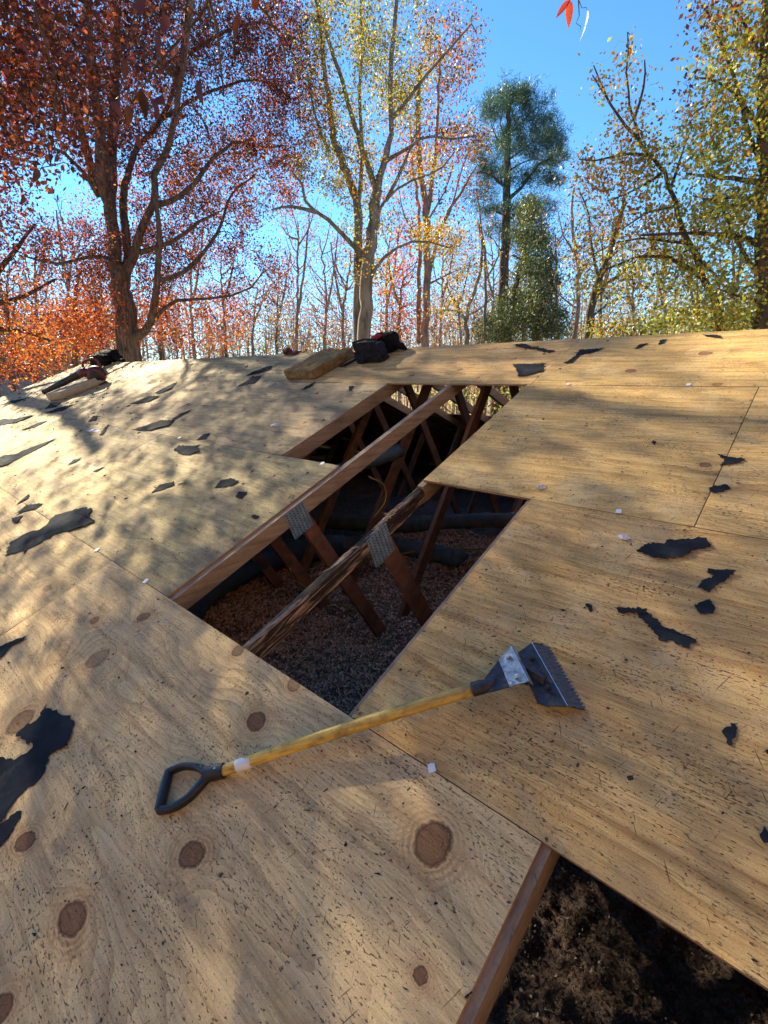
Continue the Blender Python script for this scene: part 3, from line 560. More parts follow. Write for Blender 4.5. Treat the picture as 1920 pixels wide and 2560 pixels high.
# ------------------------------------------------------------------ torn felt scraps
def scrap(label, pts, i):
    r = np.random.RandomState(50+i); P = []; n = len(pts)
    A = np.array(pts); size = np.ptp(A, axis=0).max(); step = max(.006, size/26)
    for a in range(n):
        p, q = A[a], A[(a+1)%n]; L = np.linalg.norm(q-p); k = max(1, int(L/step)); d = (q-p)/max(L,1e-6); nn = np.array((-d[1], d[0]))
        for j in range(k):
            jag = r.randn()*step*.42 if j else 0
            P.append(p+(q-p)*j/k+nn*jag)
    P = np.array(P); c = P.mean(0); n = len(P)
    ph = r.rand(3)*6; th = .002
    def hw(x, y):
        e = np.hypot(x-c[0], y-c[1])/max(size*.5, .02)
        return .0012+min(.010, size*.035)*max(0, math.sin(x*23/max(size*4,.6)+ph[0])*math.cos(y*29/max(size*4,.6)+ph[1]))*min(1, e)
    V = []; F = []
    # concentric rings so the sheet can curl; a fan in the middle
    tops = []
    from mathutils.geometry import tessellate_polygon
    tri = tessellate_polygon([[Vector((x,y,0)) for x,y in P]])
    for x, y in P: V.append((x-c[0], y-c[1], hw(x,y)))
    for x, y in P: V.append((x-c[0], y-c[1], hw(x,y)+th))
    for t in tri: F.append((n+t[0], n+t[1], n+t[2])); F.append((t[2], t[1], t[0]))
    for a in range(n): b = (a+1)%n; F.append((a, b, n+b, n+a))
    me = bpy.data.meshes.new('felt_scrap'); me.from_pydata(V, [], F); me.materials.append(M['felt']); me.update()
    o = bpy.data.objects.new('felt_scrap', me); col.objects.link(o); o.rotation_euler = (TH,0,0); o.location = rp(c[0], c[1], .0008+(.004 if 'folded over' in label else 0))
    import bmesh
    bm = bmesh.new(); bm.from_mesh(me); bmesh.ops.recalc_face_normals(bm, faces=bm.faces)
    for _ in range(3):
        L_ = [e for e in bm.edges if e.calc_length() > max(.018, size/14)]
        if L_: bmesh.ops.subdivide_edges(bm, edges=L_, cuts=1); bmesh.ops.triangulate(bm, faces=[f for f in bm.faces if len(f.verts) > 3])
    from mathutils import noise as mn
    sc2 = 3.2/max(size, .08); am = min(.007, size*.028)
    for vv in bm.verts:
        q = Vector((vv.co.x*sc2+i, vv.co.y*sc2, i*.7)); vv.co.z += am*max(0, mn.noise(q)+.15)+am*.35*max(0, mn.noise(q*3.1))
    bm.to_mesh(me); bm.free()
    tag(o, label, 'felt scrap', 'torn scraps of black roofing felt on the deck')
for i, (l, p) in enumerate(SCR): scrap(l, p, i)
# crumbs, nobody could count them
def crumbs():
    r = np.random.RandomState(11); mb = MB(); 
    spots = []
    def free(u, v): return not ((-2.16 < u < -.915 and R0 < v < R2 and v > R1) or (-2.74 < u < -1.5 and R2 < v < R3) or (-.305 < u and v < R1))
    while len(spots) < 1900:
        t = r.rand()
        if t < .6: u, v = r.uniform(-2.9,.9), r.uniform(-.6,2.4)
        else: u, v = r.uniform(-12,-1), r.uniform(-.5,3.55)
        if free(u, v): spots.append((u, v))
    for u, v in spots:
        far = max(1., math.hypot(u, v)/2.2); s = (.0009+.0026*r.rand()**3)*far; a = r.rand()*6.3; k = r.randint(4,7); el = r.uniform(1,3.2)
        an = np.sort(r.rand(k))*2*math.pi; ca, sa = math.cos(a*.25), math.sin(a*.25)
        pts = [(u+(math.cos(q)*s*el)*ca-(math.sin(q)*s)*sa, v+(math.cos(q)*s*el)*sa+(math.sin(q)*s)*ca) for q in an]
        mb.prism(pts, .0008, .0008+s*r.uniform(.3,.9))
    tag(mb.build('felt_crumbs', M['felt'], mw=Matrix.Rotation(TH,4,'X')), 'tiny black felt crumbs and grit scattered over the plywood', 'grit', kind='stuff')
    mb = MB()
    for i in range(2600):                                              # sawdust near the camera
        u, v = -.75+r.randn()*.38, -.15+r.randn()*.28
        if not free(u, v) or v > .39: continue
        a = r.rand()*6.3; L = r.uniform(.0012,.004); d = (math.cos(a)*L, math.sin(a)*L); e = (-d[1]*.25, d[0]*.25)
        mb.add([(u,v,.001),(u+d[0],v+d[1],.0012),(u+d[0]+e[0],v+d[1]+e[1],.0018),(u+e[0],v+e[1],.0016)], [(0,1,2,3)])
    tag(mb.build('sawdust', M['splinter'], mw=Matrix.Rotation(TH,4,'X')), 'fine pale sawdust and wood chips on the near sheet', 'sawdust', kind='stuff')
crumbs()
m_ = MB()
for (a, b) in (((-3.30,1.075),(-3.25,1.10)),((-3.27,1.05),(-3.29,1.12))):
    m_.prism([(a[0],a[1]),(b[0],b[1]),(b[0]+.02,b[1]+.02),(a[0]-.01,a[1]+.03)], .004, .006)
tag(m_.build('dry_leaf', simple('dry_leaf', (.35,.30,.10)), mw=Matrix.Rotation(TH,4,'X')), 'crumpled yellowish leaf at the tip of a felt scrap on the left deck', 'leaf')
# ------------------------------------------------------------------ little white cap squares, plastic scraps, nails
CAPS = [(-3.086,.40,.5,'white plastic square on the left seam left of the big opening'),(-2.403,.402,.4,'white plastic square on the seam nearest the corner of the big opening'),
 (-4.231,1.60,.2,'white plastic fleck on the upper left seam beside a felt flake'),(-2.30,1.59,.3,'yellow white plastic fleck at the sheet tip by the long rafter'),
 (-1.246,2.797,.1,'white plastic square on the seam right of the upper opening'),(-.60,2.805,.1,'white plastic square far right on the upper seam'),
 (-.555,1.615,.3,'white plastic square on the middle of the right hand sheet edge'),(-.612,.398,.9,'bright white square on the seam in front of the tool')]
for u, v, a, l in CAPS:
    near = u > -.7 and v < .5; s = .0105 if near else .011 if u > -2 else .013; m_ = MB()
    m_.prism([(-s,-s*1.1),(s*.9,-s*1.2),(s,s*.8),(s*.1,s*1.15),(-s*.8,s*1.0)], 0, .0022); m_.tube([(0,0,.002),(0,0,.0034)], s*.28, 10)
    o = m_.build('plastic_square', M['white']); o.location = rp(u, v, .0012); o.rotation_euler = (Matrix.Rotation(TH,4,'X')@Matrix.Rotation(a,4,'Z')).to_euler()
    tag(o, l, 'plastic square', 'white plastic squares on the sheet seams')
for u, v, s, l in ((-.485,1.465,.014,'milky plastic scrap above the broad felt scrap on the right'),(-.911,1.69,.016,'small clear plastic scrap on the right hand sheet'),(-3.269,1.974,.028,'crumpled milky plastic scrap left of the upper opening'),(-6.0,1.46,.035,'pale plastic streak on the left deck')):
    m_ = MB(); r = np.random.RandomState(int(s*999)); k = 9; st = 4. if 'streak' in l else 1.6; rr = [r.uniform(.6,1.1) for _ in range(k)]
    m_.prism([(math.cos(i*6.283/k)*s*st*rr[i], math.sin(i*6.283/k)*s*rr[i]) for i in range(k)], 0, .004)
    for i in range(5): m_.prism([(r.uniform(-s,s), r.uniform(-s,s)) for _ in range(3)], .004, .009)
    o = m_.build('plastic_scrap', M['clear']); o.location = rp(u, v, .0012); o.rotation_euler = (TH,0,.2); tag(o, l, 'plastic scrap')
for u, v, a, l in ((-1.502,-.30,2.4,'shiny nail lying head up near the huge torn felt sheet'),(-.817,.14,3.6,'shiny nail lying below the tool handle')):
    root = empty('roofing_nail', rp(u, v, .006), l, 'nail', 'loose roofing nails'); root['root'] = 0
    root.rotation_euler = (Matrix.Rotation(TH,4,'X')@Matrix.Rotation(a,4,'Z')).to_euler()
    m_ = MB(); m_.tube([(0,0,-.001),(.0012,0,-.0006)], .0052, 14); m_.build('head', M['nail'], root)
    m_ = MB(); m_.tube([(.0012,0,-.0007),(.022,0,-.004),(.027,0,-.005)], [.0016,.0016,.0003], 7); m_.build('shank', M['rust'], root)
for u, v, a, L in ((-1.05,.02,.3,.05),(-1.20,-.13,5.6,.02),(-.29,1.105,.9,.03)):
    pass
# ------------------------------------------------------------------ shingle stripping fork
TA = math.atan2(.5582, .5312); TC, TS = math.cos(TA), math.sin(TA); TO = (-1.125,.059)
def tl(p):
    dx, dy = p[0]-TO[0], p[1]-TO[1]; return np.array((dx*TC+dy*TS, -dx*TS+dy*TC, p[2]))
TD = {'sock':[(-0.5999,0.6107,0.08),(-0.5848,0.6235,0.083),(-0.5676,0.6372,0.088),(-0.5542,0.6652,0.09)],
'plate':[(-0.5832,0.6509,0.092),(-0.5766,0.7205,0.095),(-0.509,0.6606,0.095),(-0.55,0.6202,0.092)],
'worn':[(-0.5757,0.7198,0.0985),(-0.5684,0.777,0.0985),(-0.4721,0.6945,0.0985),(-0.5089,0.6569,0.0985)],
'lip':[(-0.5684,0.777,0.0985),(-0.5638,0.7883,0.085),(-0.4645,0.702,0.08),(-0.4721,0.6945,0.0985)],
'link':[(-0.5534,0.7611,0.087),(-0.5429,0.7908,0.058),(-0.4813,0.7226,0.058),(-0.4942,0.7045,0.087)],
'blade':[(-0.5604,0.7955,0.055),(-0.5433,0.8494,0.05),(-0.3745,0.7032,0.05),(-0.4213,0.6807,0.045),(-0.4443,0.6758,0.05),(-0.4825,0.7104,0.055)],
'strip':[(-0.5433,0.8494,0.05),(-0.5319,0.864,0.038),(-0.5146,0.8841,0.008),(-0.3462,0.7379,0.008),(-0.3745,0.7032,0.05)],
'bolts':[(-0.5166,0.7953,0.056),(-0.4405,0.7294,0.053)],'boltw':[(-0.557,0.7397,0.1),(-0.5039,0.6937,0.1)],
'up':[(-1.160,0.031,0.022),(-1.2002,0.0237,0.021),(-1.2304,0.0118,0.02),(-1.259,-0.0063,0.019),(-1.2765,-0.0284,0.018),(-1.2826,-0.0393,0.018)],
'bar':[(-1.2837,-0.0376,0.018),(-1.2561,-0.0647,0.018),(-1.2288,-0.09,0.018),(-1.2017,-0.1136,0.018)],
'lo':[(-1.2017,-0.1145,0.018),(-1.1799,-0.0974,0.018),(-1.1616,-0.0735,0.019),(-1.1503,-0.0456,0.02),(-1.1481,-0.0165,0.021),(-1.1500,0.0068,0.022),(-1.150,0.0286,0.022)]}
tool = empty('shingle_fork', rp(TO[0], TO[1], 0), 'long yellow handled shingle stripping fork with toothed black blade lying on the plywood', 'roofing tool'); tool['root'] = 0
tool.rotation_euler = (Matrix.Rotation(TH,4,'X')@Matrix.Rotation(TA,4,'Z')).to_euler()
def plate(P, th=.004):
    P = np.array([tl(p) for p in P]); nn = np.cross(P[1]-P[0], P[2]-P[0]); nn /= np.linalg.norm(nn)
    if nn[2] < 0: nn = -nn
    n = len(P); m_ = MB(); m_.add(list(P)+list(P-nn*th), [tuple(range(n)), tuple(range(n,2*n))[::-1]]+[(i,n+i,n+(i+1)%n,(i+1)%n) for i in range(n)])
    return m_, nn
rr_ = np.random.RandomState(2)
A, B = np.array((-.006,.0,.0225)), tl((-0.5937,0.6169,0.079)); n_ = 30
Q = A+(B-A)*np.linspace(0,1,n_)[:,None]; Q[:,1] += .003*np.sin(np.linspace(0,3.1,n_)); Q[:,2] += .004*np.sin(np.linspace(0,3.1,n_))
rad = np.interp(np.linspace(0,1,n_), [0,.12,.5,1], [.0155,.0168,.0175,.0165])
m_ = MB(); m_.tube(Q, rad, 20); sh = m_.build('shaft', M['handle'], tool, smooth=True)
la, lb = .055, .102; LQ = np.array([A+(B-A)*(x/np.linalg.norm(B-A)) for x in np.linspace(la, lb, 5)]); LQ[:,2] += .0006
m_ = MB(); m_.tube(LQ, .0176, 20); m_.build('sticker', M['label'], sh, smooth=True)
def grip_tube(P, ry, rz, name, n=30):
    P = wob([tl(p) for p in P], n, 0, rr_); k = 14; V = []; T = np.gradient(P, axis=0); T /= np.linalg.norm(T,axis=1)[:,None]
    ryy = np.interp(np.linspace(0,1,n), np.linspace(0,1,len(ry)), ry)
    for i in range(n):
        s = np.cross((0,0,1), T[i]); s /= np.linalg.norm(s)
        for j in range(k):
            a = j*2*math.pi/k; ca, sa = math.cos(a), math.sin(a)
            V.append(P[i]+s*ryy[i]*np.sign(ca)*abs(ca)**.7+np.array((0,0,1))*rz*np.sign(sa)*abs(sa)**.7)
    F = [(i*k+j, i*k+(j+1)%k, (i+1)*k+(j+1)%k, (i+1)*k+j) for i in range(n-1) for j in range(k)]+[tuple(range(k))[::-1], tuple((n-1)*k+j for j in range(k))]
    return V, F
m_ = MB()
V, F = grip_tube(TD['up'], [.0135,.0095,.009,.009,.010], .0135, 'g'); m_.add(V, F)
V, F = grip_tube(TD['lo'], [.011,.010,.0105,.011,.012,.013,.014], .0135, 'g'); m_.add(V, F)
V, F = grip_tube([(-1.165,.022,.022),(-1.150,.037,.022),(-1.120,.0640,.0225)], [.021,.0205,.0205], .0195, 'g'); m_.add(V, F)
gp = m_.build('d_grip', M['black_plastic'], tool, smooth=True)
m_ = MB(); V, F = grip_tube(TD['bar'], [.0105,.0125,.0125,.0105], .0155, 'g'); m_.add(V, F); m_.build('hand_bar', M['black_plastic'], gp, smooth=True)
m_ = MB(); c = tl((-1.137,.050,.0415)); m_.tube([c-(0,0,.002), c+(0,0,.0012)], .0032, 12); m_.build('rivet', M['steel_worn'], gp, smooth=False)
S = wob([tl(p) for p in TD['sock']], 14, 0, rr_); m_ = MB(); m_.tube(S, np.interp(np.linspace(0,1,14),[0,.35,.6,1],[.0195,.0195,.0185,.006]), 18)
sk = m_.build('socket', M['steel_dark'], tool, smooth=True)
m_ = MB(); c = tl((-.5905,.6215,.099)); m_.tube([c-(0,0,.003), c+(0,0,.002)], .0035, 10); m_.build('rivet', M['steel_worn'], sk)
m_, nn = plate(TD['plate'], .005); pl = m_.build('head_plate', M['steel_dark'], tool)
m_, nn = plate(TD['worn'], .003); wp = m_.build('wear_plate', M['steel_worn'], tool)
m_, _ = plate(TD['lip'], .003); m_.build('folded_lip', M['steel_worn'], wp)
P0, P1 = tl(TD['lip'][0]), tl(TD['lip'][3]); m_ = MB(); m_.tube([P0+(0,0,.0004), P1+(0,0,.0004)], .0012, 6); m_.build('bright_edge', M['steel_edge'], wp)
m_, _ = plate(TD['link'], .02); m_.build('fulcrum', M['steel_dark'], tool)
m_ = MB()                                                             # wedge brace between the plates
a, b = tl((-.528,.747,.057)), tl((-.452,.742,.054)); mid = (a+b)/2; d = b-a; d[2] = 0; L = np.linalg.norm(d); d /= L; sd = np.array((-d[1], d[0], 0))
m_.add([a-sd*.014, a+sd*.014, b+sd*.012, b-sd*.012, a-sd*.006+(0,0,.030), a+sd*.012+(0,0,.030), b+sd*.010+(0,0,.016), b-sd*.004+(0,0,.016)],
       [(0,1,2,3)[::-1],(4,5,6,7),(0,1,5,4)[::-1],(1,2,6,5)[::-1],(2,3,7,6)[::-1],(3,0,4,7)[::-1]])
m_.build('wedge_brace', M['steel_dark'], tool)
m_, _ = plate(TD['blade'], .004); bl = m_.build('blade', M['steel_dark'], tool)
# toothed lower strip
a, e, b_, c_, d_ = [tl(p) for p in TD['strip']]
m_ = MB(); nt = 19; TV = []; base = [a, e, b_]; out = (b_-a); out[2] *= .6; out /= np.linalg.norm(out)
edge = []
for i in range(nt):
    t0, t1, tm = i/nt, (i+.25)/nt, (i+.95)/nt
    edge += [b_+(c_-b_)*t0+out*.010, b_+(c_-b_)*t1+out*.009, b_+(c_-b_)*tm-out*.002]
edge += [c_+out*.007]
top = [a, e]+edge+[d_]; nrm = np.cross(c_-a, b_-a); nrm /= np.linalg.norm(nrm); nrm = nrm if nrm[2] > 0 else -nrm
n = len(top); TVv = list(top)+[p-nrm*.003 for p in top]
m_.add(TVv, [tuple(range(n))[::-1], tuple(range(n,2*n))]+[(i,(i+1)%n,n+(i+1)%n,n+i) for i in range(n)])
g = G('ridged_steel'); p_ = g.coord(); wv = g.noise(g.vmul(p_, (55,400,55)), 1., 3); g.fin(g.mix(g.ramp(wv,.35,.7), (.035,.04,.05), (.17,.19,.22)), .45, .6, g.bump(wv,.5,.002)); M['ridged'] = g.m
ts = m_.build('toothed_edge', M['ridged'], bl)
m_ = MB(); m_.tube([a+(0,0,.0006), d_+(0,0,.0006)], .0014, 6); m_.build('bright_edge', M['steel_edge'], bl)
for k, par in (('bolts', bl), ('boltw', wp)):
    for p in TD[k]:
        c = tl(p); m_ = MB(); hN = 6
        m_.tube([c-(0,0,.004), c+(0,0,.004)], .0085, hN); m_.tube([c+(0,0,.004), c+(0,0,.0075)], [.0055,.0030], 14)
        m_.build('bolt', M['steel_dark'] if k == 'bolts' else M['steel_worn'], par)
# ------------------------------------------------------------------ insulation batt, foam block, blower, bags on the ridge
def lump_box(name, c0, ax, ay, h, mat, amp, label, cat, seed=0, res=.02, chip=.0):
    """soft slab: c0 corner (u,v), ax/ay edge vectors on the roof, height h"""
    r = np.random.RandomState(seed); ax = np.array(ax); ay = np.array(ay); nx = int(np.linalg.norm(ax)/res)+2; ny = int(np.linalg.norm(ay)/res)+2; nz = max(3,int(h/res)+1)
    import bmesh
    bm = bmesh.new(); vs = {}
    def P(i, j, k):
        if (i,j,k) not in vs:
            q = ax*i/nx+ay*j/ny; z = h*k/nz
            vs[(i,j,k)] = bm.verts.new((q[0], q[1], z))
        return vs[(i,j,k)]
    for i in range(nx):
        for j in range(ny):
            for k in (0,nz): bm.faces.new([P(i,j,k),P(i+1,j,k),P(i+1,j+1,k),P(i,j+1,k)])
    for k in range(nz):
        for i in range(nx):
            for j in (0,ny): bm.faces.new([P(i,j,k),P(i+1,j,k),P(i+1,j,k+1),P(i,j,k+1)])
        for j in range(ny):
            for i in (0,nx): bm.faces.new([P(i,j,k),P(i,j+1,k),P(i,j+1,k+1),P(i,j,k+1)])
    bmesh.ops.recalc_face_normals(bm, faces=bm.faces); bm.normal_update()
    from mathutils import noise
    cc = (ax+ay)/2
    for v in bm.verts:
        p = v.co*1.0; n1 = noise.noise(p*9+Vector((seed,0,0)))*1.0+noise.noise(p*24)*.6+noise.noise(p*55)*.35
        if p.z > .002: v.co += v.normal*n1*amp
        else: v.co.x += (cc[0]-p.x)*.02; v.co.y += (cc[1]-p.y)*.02
    me = bpy.data.meshes.new(name); bm.to_mesh(me); bm.free(); me.materials.append(mat)
    me.polygons.foreach_set('use_smooth', [True]*len(me.polygons))
    o = bpy.data.objects.new(name, me); col.objects.link(o); o.location = rp(c0[0], c0[1], .001); o.rotation_euler = (TH,0,0); tag(o, label, cat); return o
lump_box('insulation_batt', (-4.17,2.85), (.44,.0), (.03,.56), .095, M['batt'], .018, 'thick ragged brown insulation batt lying on the deck near the ridge', 'insulation batt', 3, .016)
lump_box('foam_block', (-9.34,1.95), (.40,.12), (.14,.62), .125, M['foam'], .002, 'tan foam block under the leaf blower tube', 'foam block', 4, .05)
def blower():
    root = empty('leaf_blower', rp(-8.9,2.6,0), 'red and black leaf blower resting its tube on a tan foam block', 'leaf blower'); root['root'] = 0
    root.rotation_euler = (TH,0,0); o_ = np.array((-8.9,2.6,0))
    L_ = lambda u,v,w_: np.array((u,v,w_))-o_
    A, B = L_(-9.46,1.98,.15), L_(-9.02,2.52,.24); Q = A+(B-A)*np.linspace(0,1,12)[:,None]
    m_ = MB(); m_.tube(Q, np.interp(np.linspace(0,1,12),[0,.05,.4,.42,.8,.82,1],[.036,.036,.046,.054,.056,.062,.064]), 20); tb = m_.build('tube', M['black_plastic'], root, smooth=True)
    m_ = MB(); m_.tube([A-(B-A)*.012, A+(B-A)*.01], .040, 20); m_.build('nozzle_ring', M['steel_dark'], tb, smooth=False)
    m_ = MB(); C_ = L_(-8.90,2.66,.145); d = (B-A)/np.linalg.norm(B-A); side = np.cross(d,(0,0,1)); side /= np.linalg.norm(side)
    for t, r_ in ((-.075,.10),(-.05,.135),(0,.145),(.05,.135),(.075,.10)): pass
    ts = np.array([-.085,-.075,-.045,0,.045,.075,.085]); m_.tube([C_+side*t for t in ts], [.07,.115,.142,.148,.142,.115,.07], 28)
    m_.build('fan_housing', M['red_plastic'], root, smooth=True)
    m_ = MB(); m_.tube([C_-side*t for t in (.08,.092,.100)], [.085,.08,.05], 24); m_.tube([C_+side*t for t in (.08,.092,.100)], [.085,.08,.05], 24); m_.build('air_intake', M['black_plastic'], root, smooth=True)
    m_ = MB(); m_.tube([B-d*.05, B+d*.03, C_+d*-.03+(0,0,.03)], [.066,.074,.085], 18); m_.build('outlet_collar', M['red_plastic'], root, smooth=True)
    H = [C_-d*.10+(0,0,.10), C_-d*.11+(0,0,.205), C_-d*.06+(0,0,.245), C_+d*.08+(0,0,.235), C_+d*.13+(0,0,.17), C_+d*.13+(0,0,.05)]
    m_ = MB(); m_.tube(wob(H,26,0,rr_), .019, 12); m_.build('handle', M['red_plastic'], root, smooth=True)
    m_ = MB(); m_.box(C_+d*.12+(0,0,.0), (.10,.09,.13), (d,side,(0,0,1))); m_.build('battery', M['black_plastic'], root)
    m_ = MB(); m_.prism([(C_[0]+x, C_[1]+y) for x,y in ((-.06,-.04),(.10,-.06),(.14,.06),(-.04,.08))], -.0+o_[2], .02); m_.build('foot', M['black_plastic'], root)
blower()
def sack(name, u, v, dims, mat, label, cat, seed, rot=0, z=0, sag=.25, parts=None, squash=0):
    from mathutils import noise
    import bmesh
    root = empty(name, rp(u, v, z), label, cat); root['root'] = 0
    root.rotation_euler = (Matrix.Rotation(TH,4,'X')@Matrix.Rotation(rot,4,'Z')).to_euler()
    bm = bmesh.new(); bmesh.ops.create_cube(bm, size=1); bmesh.ops.subdivide_edges(bm, edges=bm.edges, cuts=11, use_grid_fill=True)
    for w_ in bm.verts:
        c = w_.co; q = Vector((c.x, c.y, c.z)); rd = q.normalized()*.62; c = q.lerp(rd, .35)
        n1 = noise.noise(q*3.2+Vector((seed,0,0)))*.22+noise.noise(q*8+Vector((seed,3,0)))*.13
        top = max(0, q.z+.5); c = c*(1+n1); c.x *= 1-squash*top*.4; c.z -= sag*top*(q.x*q.x*1.2)*.6
        w_.co = Vector((c.x*dims[0], c.y*dims[1], max(.0, (c.z+.5)*dims[2])))
    me = bpy.data.meshes.new('body'); bm.to_mesh(me); bm.free(); me.materials.append(mat); me.polygons.foreach_set('use_smooth', [True]*len(me.polygons))
    b = bpy.data.objects.new('body', me); link(b, root); return root
bg_ = sack('tool_bag', -3.35,3.30,(.31,.16,.17), M['bag'], 'navy canvas tool pouch standing on the deck at the ridge, front one of the pair', 'tool bag', 1, rot=.05, squash=.5)
m_ = MB(); m_.tube(wob([(-.14,-.02,.05),(-.20,-.07,.03),(-.27,-.10,.012),(-.30,-.12,.008)],12,0,rr_), .013, 8); st_ = m_.build('strap', M['bag'], bg_, smooth=True)
m_ = MB(); m_.box((-.30,-.12,.012), (.06,.045,.012)); m_.build('buckle', M['steel_dark'], st_)
m_ = MB(); m_.box((.02,-.088,.17), (.27,.015,.07)); m_.tube([(-.13,-.07,.205),(0,-.05,.22),(.15,-.06,.215)], .010, 8); m_.build('flap', M['bag'], bg_)
bb = sack('tool_bag', -3.36,3.54,(.25,.16,.17), M['black_cloth'], 'black tool bag with a red flap behind the navy pouch on the ridge', 'tool bag', 2, rot=.2, squash=.3)
m_ = MB(); V, F = tube_geo([(-.13,-.07,.13),(-.07,-.08,.165),(.02,-.08,.18)], [.010,.028,.012], 10); m_.add(V,F); m_.build('red_flap', M['red_cloth'], bb, smooth=True)
m_ = MB(); m_.tube([(.11,-.05,.06),(.20,-.06,.05),(.25,-.07,.015)], [.02,.035,.01], 8); m_.build('side_pocket', M['black_cloth'], bb, smooth=True)
m_ = MB(); m_.tube([(-.12,.0,.06),(-.17,-.04,.07),(-.21,-.05,.02)], [.012,.022,.012], 8); m_.build('pale_rag', M['clear'], bb, smooth=True)
b3 = sack('black_bag', -11.0,3.60,(.72,.34,.23), M['black_cloth'], 'black bag slumped on the ridge behind the leaf blower', 'bag', 5, rot=.1, sag=.5)
m_ = MB(); m_.tube(wob([(.33,0,.08),(.45,-.02,.10),(.55,-.02,.05),(.75,-.02,.02)],12,0,rr_), [.03]*12, 7); m_.build('strap', M['black_cloth'], b3, smooth=True)
root = empty('work_glove', rp(-5.0,3.59,0), 'small dark red work glove lying on the ridge left of the batt', 'glove'); root['root'] = 0; root.rotation_euler = (TH,0,0)
m_ = MB(); m_.tube(wob([(-.10,0,.015),(-.06,0,.035),(0,0,.045),(.05,0,.03)],14,0,rr_), np.interp(np.linspace(0,1,14),[0,.3,.7,1],[.015,.035,.04,.022]), 12); m_.build('palm', M['red_dark'], root, smooth=True)
for k in range(4):
    m_ = MB(); m_.tube([(.03,-.03+.018*k,.028),(.11,-.04+.022*k,.020),(.17+.02*(k%2),-.05+.026*k,.012)], [.013,.011,.008], 8); m_.build('finger', M['red_dark'], root, smooth=True)
m_ = MB(); m_.tube([(0,-.03,.04),(.03,-.06,.06),(.05,-.07,.05)], [.012,.012,.008], 8); m_.build('thumb', M['red_dark'], root, smooth=True)
# ------------------------------------------------------------------ trees
fpx = 1212.
def ray(px, py):
    v = R @ np.array([px-960., -(py-1280.), -fpx]); return v/math.hypot(v[0], v[1])      # per metre of horizontal distance
def at(px, py, D): return CAM + ray(px, py)*D
COLS = {'maroon':(.078,.020,.015),'red':(.22,.038,.026),'orange':(.50,.125,.028),'rust':(.24,.08,.035),'gold':(.52,.27,.035),'amber':(.46,.17,.03),
 'olive':(.33,.33,.05),'green':(.17,.25,.05),'lime':(.50,.52,.09),'pale':(.30,.33,.15),'yellow':(.62,.42,.05),'pine':(.045,.10,.055),'pine2':(.075,.15,.085),'cedar':(.045,.080,.032),'cedar2':(.085,.125,.045),
 'straw':(1.0,.72,.30),'mauve':(.24,.13,.11),'tan':(.36,.24,.15),'brown':(.17,.09,.05)}
def pick(r, spec, n):
    names = [s[0] for s in spec]; p = np.array([s[1] for s in spec], float); p /= p.sum()
    c = .74*np.array([COLS[x] for x in names])[r.choice(len(names), n, p=p)]
    return c*(r.uniform(.65,1.35,(n,1)))*r.uniform(.88,1.12,(n,3))
def leaf_geo(r, C, d, L, Wd, droop=.25):
    """C (n,3) bases, random leaf planes"""
    n = len(C); a = r.randn(n,3); a[:,2] -= droop; a /= np.linalg.norm(a,axis=1)[:,None]; b = r.randn(n,3); b -= a*(a*b).sum(1)[:,None]; b /= np.linalg.norm(b,axis=1)[:,None]
    L = (L*r.uniform(.6,1.3,n))[:,None]; W2 = L*Wd*.5
    V = np.stack([C, C+a*L*.42+b*W2, C+a*L, C+a*L*.42-b*W2], 1).reshape(-1,3)
    return V
